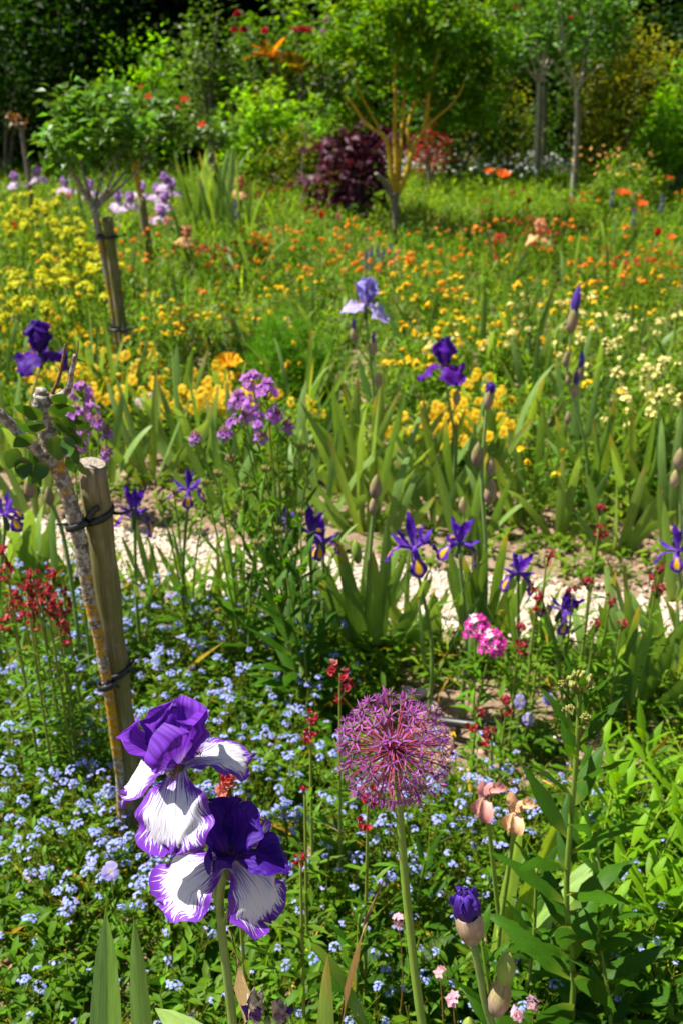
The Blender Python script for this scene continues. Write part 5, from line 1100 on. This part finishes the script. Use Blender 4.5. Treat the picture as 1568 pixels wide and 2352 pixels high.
# ================================================================== STANDARD ROSES, TREES, SHRUBS
def foliage_blob(mb, c, rad, ncl, per, l, w, col, var=.3, lo=True, lobes=6, hollow=.55, flat=.35, spreadc=.13, mat=0, upb=-.45):
    c = np.asarray(c, float); rad = np.asarray(rad, float); ld = hemi(lobes, -.2, 1); la = U_(.15, .4, lobes)
    d = hemi(ncl, upb, 1); k = np.ones(ncl)
    for q in range(lobes): k += la[q] * np.clip((d @ ld[q] - .55) / .45, 0, 1) ** 1.5
    k *= .80; rr = k * U_(hollow, 1.05, ncl); cc = c + d * rad * rr[:, None]
    cs = np.repeat(cc, per, 0) + R.normal(0, 1, (ncl * per, 3)) * rad.mean() * spreadc
    dd = nrm(np.repeat(d, per, 0) * .5 + hemi(ncl * per, -.55, .9)); nn = nrm(hemi(ncl * per, .0, 1) + UP * flat * 2)
    cl = np.repeat(jit(col, var, ncl), per, 0) * (1 + R.uniform(-var * .6, var * .6, (ncl * per, 1)))
    leaves(mb, cs, dd, nn, l * U_(.7, 1.3, ncl * per), w * U_(.8, 1.2, ncl * per), cl, .3, .25, mat, lo)
    return cc
def rose_bloom(col, n=14, r=.032):
    mb = MB()
    for k in range(n): f = k / n; petal(mb, k * 2.4, 82 - 55 * f, 110 - 95 * f, r * (.55 + .55 * f), r * (.7 + .3 * f), 'oval', 5, 6, .002, 4, .6, jit(col, .12), ph=k)
    return mb.mesh('rose_bloom', M_petal)
RB = {'o': rose_bloom((.74, .14, .045)), 'r': rose_bloom((.55, .03, .05)), 'p': rose_bloom((.55, .2, .5))}
def standard(base, top, crown_c, rad, label, ncl=70, per=16, l=.05, w=.03, col=(.04, .115, .022), blooms=(), bark_=None, tr=.018, bd=5., mat=None, nlimb=7, lean=None, hollow=.45):
    base = A(*base); t = thing('standard_rose', label, 'rose tree', (base[0], base[1], 0)); b = base * A(1, 1, 0)
    top = A(*top) - b; cc = A(*crown_c) - b
    mb = MB(); tube(mb, smoothpath([A(0, 0, -.03), top * A(.4, .4, .5) + A(.006, 0, 0), top], 16), [tr, tr * .85, tr * .9], 9, (1, 1, 1), bump=.06); part('trunk', mb.mesh('trunk', bark_ or M_bark), t)
    mb = MB(); cl = foliage_blob(mb, cc, rad, ncl, per, l, w, col, .35, True, hollow=hollow); part('crown', mb.mesh('crown', mat or M_gloss), t)
    for i in range(nlimb):
        mb = MB(); e = cl[int(R.integers(len(cl)))]; tube(mb, smoothpath([top - A(0, 0, .02), top * .5 + e * .5 + R.normal(0, .02, 3) + A(0, 0, -.03), e], 8), [tr * .55, tr * .2], 6, (1, 1, 1), bump=.05); part('limb', mb.mesh('limb', bark_ or M_bark), t)
    for (x, y, d_, k, s) in blooms: place(t, 'rose_bloom', RB[k], at(x, y, d_) - b, (U_(-.3, .3), -.6, .8), s)
def stake(base, top, label, r=.026):
    base, top = A(*base), A(*top); t = thing('wooden_post', label, 'post', (base[0], base[1], 0)); mb = MB(); b = base * A(1, 1, 0)
    tube(mb, smoothpath([base - b - A(0, 0, .03), top - b], 10), [r], 12, (1, 1, 1), bump=.02); part('shaft', mb.mesh('shaft', M_post), t)
def fartie(c, label, rx=.05):
    t = thing('tree_tie', label, 'tie', c); mb = MB(); a = np.linspace(0, 6.283, 20); tube(mb, np.stack([np.cos(a) * rx, np.sin(a) * rx * .7, 0 * a], 1), [.008], 6, (0, 0, 0), cap=False); part('post_loop', mb.mesh('loop', M_plastic), t)
    mb = MB(); tube(mb, [(rx, 0, 0), (rx + .045, 0, .012)], [.005], 5, (0, 0, 0)); part('strap_tail', mb.mesh('tail', M_plastic), t)
d1 = 4.9
stake(gd(297, 870) , at(246, 500, d1), 'weathered stake beside the left standard rose, with two black ties', .027)
standard(gd(280, 868), at(215, 470, d1), at(215, 325, d1), (.265, .26, .235), 'standard rose with glossy dark leaves on a trunk with orange lichen', 84, 16, .05, .032, (.065, .16, .03), (), M_lichen, .019)
fartie(at(245, 543, d1 - .02), 'upper black tie around the left standard rose and its stake'); fartie(at(275, 755, d1 - .02), 'lower black tie around the left standard rose and its stake')
d2 = 7.2
stake(A(*(at(343, 560, d2) * A(1, 1, 0))), at(325, 452, d2), 'short golden lichened stake among the lilac irises', .03)
standard(at(350, 560, d2) * A(1, 1, 0), at(318, 430, d2), at(330, 285, d2), (.26, .25, .25), 'standard rose with orange blooms behind the left standard', 80, 15, .055, .034, (.07, .155, .025), [(340, 225, d2 - .2, 'o', 1.), (423, 232, d2 - .2, 'o', 1.15), (408, 248, d2 - .2, 'o', .6), (256, 228, d2 - .2, 'o', .6), (325, 200, d2, 'o', .6)], M_golden, .02)
d3 = 10.5
standard(at(490, 440, d3) * A(1, 1, 0), at(487, 330, d3), at(490, 315, d3), (.32, .28, .22), 'small standard rose with one orange bloom on a grey stake', 40, 14, .06, .036, (.065, .14, .03), [(465, 290, d3 - .3, 'o', 1.7)], M_bark, .026)
d4 = 9.5
standard(at(68, 440, d4) * A(1, 1, 0), at(48, 290, d4), at(42, 280, d4), (.10, .1, .12), 'almost bare standard rose stub with a few reddish shoots', 8, 8, .05, .026, (.16, .10, .04), [(36, 272, d4 - .1, 'o', .5)], M_bark, .024, nlimb=4)
# far standards
for (bx, by, tx, ty, cx, cy, d_, rad, lab, cl) in [(1224, 440, 1236, 185, 1215, 60, 11.6, (.75, .6, .7), 'far standard tree with slim pale trunk and loose leafy head', (.055, .135, .02)),
        (1240, 425, 1246, 160, 1290, 30, 12.6, (.7, .6, .7), 'far standard tree close behind the slim pale trunk', (.05, .12, .02)), (1312, 470, 1324, 195, 1340, 80, 10.6, (.62, .55, .62), 'far standard tree with grey trunk nearest the variegated hedge', (.048, .125, .022))]:
    standard(at(bx, by, d_) * A(1, 1, 0), at(tx, ty, d_), at(cx, cy, d_), rad, lab, 130, 17, .07, .042, cl, [(cx - 30, max(cy - 40, 10), d_ - .6, 'r', .8)], M_pale, .024, nlimb=8)
    stake(at(bx + 10, by - 5, d_) * A(1, 1, 0), at(tx + 8, ty + 40, d_), 'pale grey stake tied beside a far standard tree trunk at x'.replace(' at x', {1224: ' with slim pale bark', 1240: ' half hidden by another', 1312: ' by the variegated hedge'}[bx]), .019)

# golden lichened tree
dT = 8.5; b = at(910, 580, dT) * A(1, 1, 0)
t = thing('golden_lichen_tree', 'small tree with many upright limbs coated in golden lichen', 'tree', b)
def limb(pts, r, dy=0., nm='limb', m=None, n=14):
    mb = MB(); P = np.array([at(x, y, dT + dy * i / max(len(pts) - 1, 1)) for i, (x, y) in enumerate(pts)]) - b; tube(mb, smoothpath(P, n), np.asarray(r) * .62, 9, (1, 1, 1), bump=.06); part(nm, mb.mesh(nm, m or M_golden), t)
limb([(912, 590), (908, 540), (907, 480), (905, 440)], [.050, .046, .048, .062], 0, 'trunk', M_bark)
limb([(900, 450), (880, 415), (862, 398)], [.05, .035, .022], -.1, 'pruned_stub', M_bark)
limb([(905, 450), (898, 400), (893, 350), (880, 310), (845, 290), (820, 255), (800, 225)], [.045, .032, .026, .022, .015], -.15)
limb([(880, 320), (865, 285), (830, 220), (815, 180)], [.016, .013, .01], -.3)
limb([(905, 445), (910, 380), (905, 300), (908, 240), (905, 165), (915, 80), (900, -40)], [.045, .034, .03, .028, .02, .014], .1)
limb([(912, 445), (935, 390), (950, 330), (975, 290), (985, 200), (1010, 100), (1030, -20)], [.045, .036, .028, .022, .018, .012], -.05)
limb([(925, 420), (940, 360), (935, 290), (960, 200), (965, 110), (960, 0)], [.035, .028, .022, .018, .012], .3)
limb([(960, 310), (1000, 270), (1040, 235), (1065, 190)], [.02, .014, .008], -.25)
limb([(915, 430), (920, 340), (925, 250), (940, 130), (990, 120), (1010, 95)], [.03, .024, .018, .012], .4)
limb([(893, 360), (905, 320), (900, 270)], [.016, .012], -.2)
mb = MB(); cT = at(930, 60, dT) - b
foliage_blob(mb, at(930, 0, dT + .15) - b, (.80, .6, .45), 110, 18, .075, .034, (.085, .175, .02), .4, True, hollow=.2)
for (x, y, dy, r_, n_) in [(1050, 260, .3, .36, 60), (790, 120, .55, .36, 50), (790, 270, .4, .26, 22), (1000, 140, .35, .25, 26), (870, 150, .4, .22, 20), (1100, 120, .2, .36, 56), (940, 200, .3, .3, 24), (835, 200, -.15, .22, 9), (905, 110, -.2, .26, 14), (985, 190, -.2, .24, 12), (960, 40, -.3, .3, 20), (870, 60, -.2, .26, 16), (1010, 90, -.1, .25, 16), (1090, 200, .2, .22, 18), (850, 250, .4, .2, 12)]:
    foliage_blob(mb, at(x, y, dT + dy) - b, (r_, r_, r_), n_, 16, .075, .034, (.085, .18, .022) if x < 950 else (.065, .155, .02), .4, True, hollow=.15)
part('crown', mb.mesh('crown', M_leaf), t)

def shrub(px_, ptop, d_, wpx, label, col, name='shrub', cat='shrub', ncl=110, per=20, l=.075, w=.04, mat=None, depth=.8, var=.35, ztop=None, cz=.52, lobes=7, hollow=.5, lo=True, group=None):
    tp = at(px_, ptop, d_); zt = tp[2] if ztop is None else ztop; rx = wpx * d_ / F * .5 * 1.05; b = A(tp[0], d_, 0)
    t = thing(name, label, cat, b, 0, group); mb = MB(); rz = zt * (1 - cz) * 1.0
    cl = foliage_blob(mb, A(0, 0, zt * cz), (rx, max(rx * depth, .35), max(zt * .55, .3)), ncl, per, l, w, col, var, lo, lobes, hollow, upb=-.75); part('crown', mb.mesh('crown', mat or M_leaf), t)
    for i in range(5):
        mb = MB(); e = cl[int(R.integers(len(cl)))]; tube(mb, smoothpath([A(U_(-.06, .06), U_(-.06, .06), -.03), e * A(.35, .35, .55), e], 8), [.028, .018, .006], 6, (1, 1, 1)); part('stem' if i else 'trunk', mb.mesh('stem', M_bark), t)
    return t
PURP = plantmat('purple_leaf', .5, .2, .3, (1.5, .6, .6))
shrub(815, 345, 9.6, 190, 'dark purple smoke bush left of the golden lichened tree', (.075, .020, .040), 'smoke_bush', ncl=80, per=12, l=.10, w=.065, mat=PURP, ztop=.82, cz=.5)
shrub(990, 360, 11.2, 75, 'small brick red maple behind the golden lichened tree', (.26, .022, .014), 'red_maple', ncl=34, per=14, l=.06, w=.025, mat=PURP, ztop=.85, cz=.62)
shrub(690, 345, 11.0, 190, 'olive tinged mound with reddish tips beside the smoke bush', (.12, .14, .03), ncl=80, per=18, l=.06, w=.025, ztop=.75, cz=.45)
shrub(120, 40, 13.5, 330, 'tall dark green laurel behind the bare rose stub', (.016, .05, .012), ncl=200, per=20, l=.09, w=.045, ztop=2.9, cz=.5)
shrub(-40, 60, 12.5, 260, 'dark leafy bush at the far left of the bed', (.014, .045, .011), ncl=150, per=20, l=.09, w=.045, ztop=2.6, cz=.5)
shrub(320, 150, 12.8, 210, 'lime green bush glowing between the dark laurel and roses', (.11, .25, .018), ncl=110, per=20, l=.07, w=.04, ztop=1.5, cz=.55)
shrub(470, 45, 12.2, 190, 'airy shrub with pale shining leaves behind the small standard rose', (.075, .155, .035), ncl=120, per=16, l=.075, w=.042, mat=M_gloss, ztop=1.85, cz=.55, hollow=.2)
shrub(620, 270, 11.6, 230, 'bright mid green shrub left of the golden lichened tree', (.11, .23, .022), ncl=130, per=18, l=.075, w=.045, ztop=1.1, cz=.5)
shrub(690, 130, 13.2, 260, 'tall green shrub under the orange tipped fronds', (.045, .11, .02), ncl=150, per=18, l=.085, w=.04, ztop=1.75, cz=.55)
shrub(1130, 200, 12.8, 160, 'pale bottle brush shrub behind the golden lichened tree', (.17, .20, .07), ncl=80, per=20, l=.07, w=.018, ztop=1.35, cz=.55)
shrub(1170, 330, 12.4, 160, 'grey green low shrub between golden tree and far standards', (.085, .12, .055), ncl=70, per=18, l=.06, w=.02, ztop=.8, cz=.5)
shrub(1060, 120, 12.0, 260, 'deep green shrub behind the right side of the golden tree', (.028, .085, .014), ncl=150, per=18, l=.085, w=.045, ztop=1.7, cz=.5)
shrub(1455, 110, 12.5, 260, 'olive variegated hedge shrub with feathery tips at the right', (.155, .175, .045), ncl=190, per=22, l=.06, w=.028, ztop=1.75, cz=.5)
shrub(1570, 250, 10.8, 170, 'bright green bush at the far right of the bed', (.085, .20, .025), ncl=100, per=18, l=.08, w=.05, ztop=1.25, cz=.5)
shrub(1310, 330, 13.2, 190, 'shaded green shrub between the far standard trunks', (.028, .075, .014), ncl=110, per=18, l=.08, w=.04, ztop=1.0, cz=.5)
shrub(1430, 385, 9.6, 150, 'spurge like mound with tan orange flower tips at the right', (.105, .19, .06), 'tan_tipped_mound', ncl=80, per=18, l=.07, w=.018, ztop=.62, cz=.4)
mb = MB(); n = 34; q = np.stack([U_(-.38, .38, n), U_(-.3, .3, n), U_(.45, .72, n)], 1); florets(mb, q, hemi(n, .2, 1), .021, 5, jit((.70, .38, .10), .25, n), cupped=.5)
tag(part('tan_blossom', mb.mesh('tan_blossom', M_petal), loc=at(1400, 400, 9.5) * A(1, 1, 0) + A(0, 0, .0)), 'loose tan orange flower tips above the mound at right', 'blossom', kind='stuff')
# orange tipped fronds
def fronds(px_, py_, d_, n, L, col, label, group=None):
    c = at(px_, py_, d_); t = thing('frond_shrub', label, 'shrub', (c[0], d_, 0), 0, group); mb = MB(); tube(mb, [(0, 0, -.03), (0, 0, c[2])], [.03, .015], 6, (1, 1, 1)); part('trunk', mb.mesh('trunk', M_bark), t)
    for i in range(n):
        a = i * 2.4; el = U_(.2, 1.1); d = A(math.cos(a) * math.cos(el), math.sin(a) * math.cos(el), math.sin(el)); mb = MB(); m = 16; f = np.repeat(np.linspace(.15, 1, m), 2); b_ = d * L * f[:, None] - UP * .35 * L * (f ** 2)[:, None]
        s_ = nrm(np.cross(d, UP)); sg = np.tile([1, -1], m)[:, None]; leaves(mb, b_, nrm(s_ * sg + d * .6), UP + 0 * b_, .38 * L * (1.05 - f * .75), .03, jit(col, .2, 2 * m), .2, .1, lo=True); tube(mb, np.array([d * L * x - UP * .35 * L * x * x for x in np.linspace(0, 1, 6)]), [.006, .002], 4, col)
        part('frond', mb.mesh('frond', M_leaf), t, loc=(0, 0, c[2]))
fronds(622, 130, 12.6, 12, .36, (.40, .17, .035), 'shrub with coppery orange young fronds against the dark trees')
fronds(690, 165, 12.4, 12, .34, (.24, .19, .03), 'shrub with bronze green fronds right of the coppery one')
fronds(600, 235, 12.0, 10, .28, (.22, .16, .035), 'low bronze frond shrub under the coppery fronds')
# red climbing roses and foxgloves in the dark
for (x, y, k, s, lab) in [(572, 55, 'r', 1.8, 'red climbing rose spray high against the dark trees'), (680, 85, 'r', 1.5, 'red rose above the coppery fronds'), (735, 70, 'p', 1.6, 'mauve blossom spray beside the golden tree crown')]:
    c = at(x, y, 12.4); t = thing('climbing_rose', lab, 'rose', (c[0], 12.4, 0)); mb = MB(); tube(mb, smoothpath([A(0, 0, -.02), A(.05, .1, c[2] * .5), A(0, 0, c[2])], 8), [.014, .006], 6, (1, 1, 1)); part('stem', mb.mesh('stem', M_bark), t)
    mb = MB(); foliage_blob(mb, A(0, 0, c[2] - .1), (.25, .2, .25), 16, 12, .07, .04, (.05, .12, .03)); part('foliage', mb.mesh('foliage', M_leaf), t)
    for i in range(4): place(t, 'rose_bloom', RB[k], A(U_(-.2, .2), -.25, c[2] + U_(-.1, .12)), (0, -1, .4), s)
# dark woodland behind
WL = 'dark woodland trees behind the garden'
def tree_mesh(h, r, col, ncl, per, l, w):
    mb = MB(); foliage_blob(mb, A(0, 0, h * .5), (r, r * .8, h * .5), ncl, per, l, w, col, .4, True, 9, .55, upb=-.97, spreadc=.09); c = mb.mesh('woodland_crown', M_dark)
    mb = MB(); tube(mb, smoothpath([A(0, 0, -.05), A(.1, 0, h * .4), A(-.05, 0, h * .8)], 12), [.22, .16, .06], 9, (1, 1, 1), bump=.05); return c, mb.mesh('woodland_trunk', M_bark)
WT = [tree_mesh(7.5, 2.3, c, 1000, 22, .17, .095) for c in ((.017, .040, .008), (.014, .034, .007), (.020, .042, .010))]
for i, (x, y, s_) in enumerate([(-8.6, 15.5, .95), (-6.2, 16.2, 1.), (-4.2, 16.8, 1.05), (-2.0, 17.2, 1.05), (.3, 17.5, 1.1), (2.6, 17.2, 1.05), (4.8, 16.6, 1.), (7., 15.8, 1.), (9.2, 14.8, .95), (-7.4, 19., 1.2), (-4.4, 20., 1.3), (-1.2, 20.8, 1.3), (2., 20.6, 1.3), (5.2, 19.8, 1.25), (8.2, 18.6, 1.2), (-10.5, 13., 1.), (11., 12.5, 1.)]):
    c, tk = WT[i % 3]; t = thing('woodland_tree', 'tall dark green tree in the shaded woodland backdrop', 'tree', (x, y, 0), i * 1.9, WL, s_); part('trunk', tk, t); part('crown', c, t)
UB = []
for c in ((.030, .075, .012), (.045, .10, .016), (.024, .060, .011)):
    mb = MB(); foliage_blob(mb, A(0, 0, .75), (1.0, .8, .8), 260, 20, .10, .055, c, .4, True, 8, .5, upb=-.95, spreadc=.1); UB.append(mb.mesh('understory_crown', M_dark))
mb = MB()
for k in range(5): tube(mb, smoothpath([A(U_(-.1, .1), U_(-.1, .1), -.03), A(U_(-.3, .3), U_(-.3, .3), .6), A(U_(-.6, .6), U_(-.5, .5), 1.2)], 7), [.03, .02, .008], 5, (1, 1, 1))
UT = mb.mesh('understory_stems', M_bark)
for i, (x, y, s_) in enumerate([(-7.2, 13.4, 1.1), (-5.4, 14.4, 1.2), (-3.6, 14.6, 1.3), (-2.2, 14.9, 1.1), (-.8, 14.6, 1.2), (.6, 14.9, 1.1), (1.9, 14.6, 1.2), (3.2, 14.4, 1.2), (4.6, 14.2, 1.3), (6., 13.6, 1.2), (7.3, 12.8, 1.1), (-8.6, 12.2, 1.1), (5.6, 12.2, .9)]):
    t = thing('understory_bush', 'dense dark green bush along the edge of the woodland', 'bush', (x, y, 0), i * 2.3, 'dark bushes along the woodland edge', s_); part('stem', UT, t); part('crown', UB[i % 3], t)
ground_cover('woodland_ivy', scatter(2600, -11, 11, 12.5, 20.), .3, 8, .11, .06, [(.025, .06, .012), (.035, .08, .014)], 'dark ivy covering the shaded woodland floor', lo=True, cat='ivy')

# ---- say which one: name the nearest thing one can find
LM = [(at(300, 1700, 1.56), 'the leaning post'), (at(470, 1900, .8), 'the striped iris'), (at(905, 1722, .97), 'the purple allium'), (at(1320, 1800, 1.12), 'the budding rocket stem'), (at(1150, 1850, 1.24), 'the spent tulips'), (at(1083, 2160, .86), 'the opening iris bud'), (at(80, 1350, 1.78), 'the red wallflower patch'), (at(640, 1480, 2.15), 'the tall lilac rocket'), (at(1110, 1465, 2.0), 'the pink sweet william'), (at(780, 1545, 1.42), 'the red wallflower spike'), (at(1050, 1240, 2.12), 'the paired dutch irises'), (at(1560, 1270, 2.1), 'the far dutch iris'), (at(1020, 845, 3.35), 'the violet bearded iris'), (at(92, 815, 3.3), 'the deep purple iris'), (at(840, 705, 3.45), 'the pale lavender iris'), (at(1312, 735, 3.35), 'the lavender bud stalk'), (at(655, 960, 3.9), 'the feathery fennel'), (at(525, 835, 4.3), 'the yellow tulip'), (at(285, 860, 4.9), 'the left standard rose'), (at(1240, 545, 7.2), 'the peach iris'), (at(910, 580, 8.5), 'the golden lichened tree'), (at(815, 450, 9.6), 'the purple smoke bush'), (at(1312, 470, 10.6), 'the far grey trunk'), (at(1455, 400, 12.5), 'the variegated hedge'), (at(120, 400, 13.5), 'the dark laurel'), (at(500, 545, 8.7), 'the tall strap leaves'), (at(60, 500, 8.), 'the yellow spurge'), (at(1507, 540, 7.2), 'the clear red tulip')]
SHORT = {'forget-me-nots around the leaning post': 'light blue forget-me-not in the big drift', 'forget-me-nots around the allium': 'straggling forget-me-not on thin stems', 'sparse forget-me-nots in the ground leaves': 'sparse forget-me-not poking through ground leaves',
    'iris fans in the bed behind the path': 'grey green iris leaf fan beyond the path', 'iris fans deep in the flower bed': 'upright sword leaves deep in the flower bed', 'dark woodland trees behind the garden': 'tall dark woodland tree in the backdrop', 'dark bushes along the woodland edge': 'dense dark bush at the woodland edge',
    'broad leaf rosettes in the near bed': 'rosette of broad dark green leaves', 'sword leaf clumps along the near edge of the path': 'broad sword leaves at the near path side', 'red wallflowers along the near edge of the gravel path': 'slender red wallflower by the gravel path',
    'yellow wallflowers right of the standard rose': 'yellow wallflower in the grassy bed', 'orange wallflowers around the peach iris': 'orange wallflower in the right hand drift', 'orange wallflowers left of the golden tree': 'orange wallflower in the middle drift', 'pale yellow wallflowers': 'pale creamy yellow wallflower'}
for o in list(COL.objects):
    g_ = o.get('group')
    if o.parent is None and g_ in SHORT and not str(o['label']).startswith('tallest'):
        o['label'] = SHORT[g_] + ', nearest ' + min(LM, key=lambda l: (l[0][0] - o.location.x) ** 2 + (l[0][1] - o.location.y) ** 2)[1]
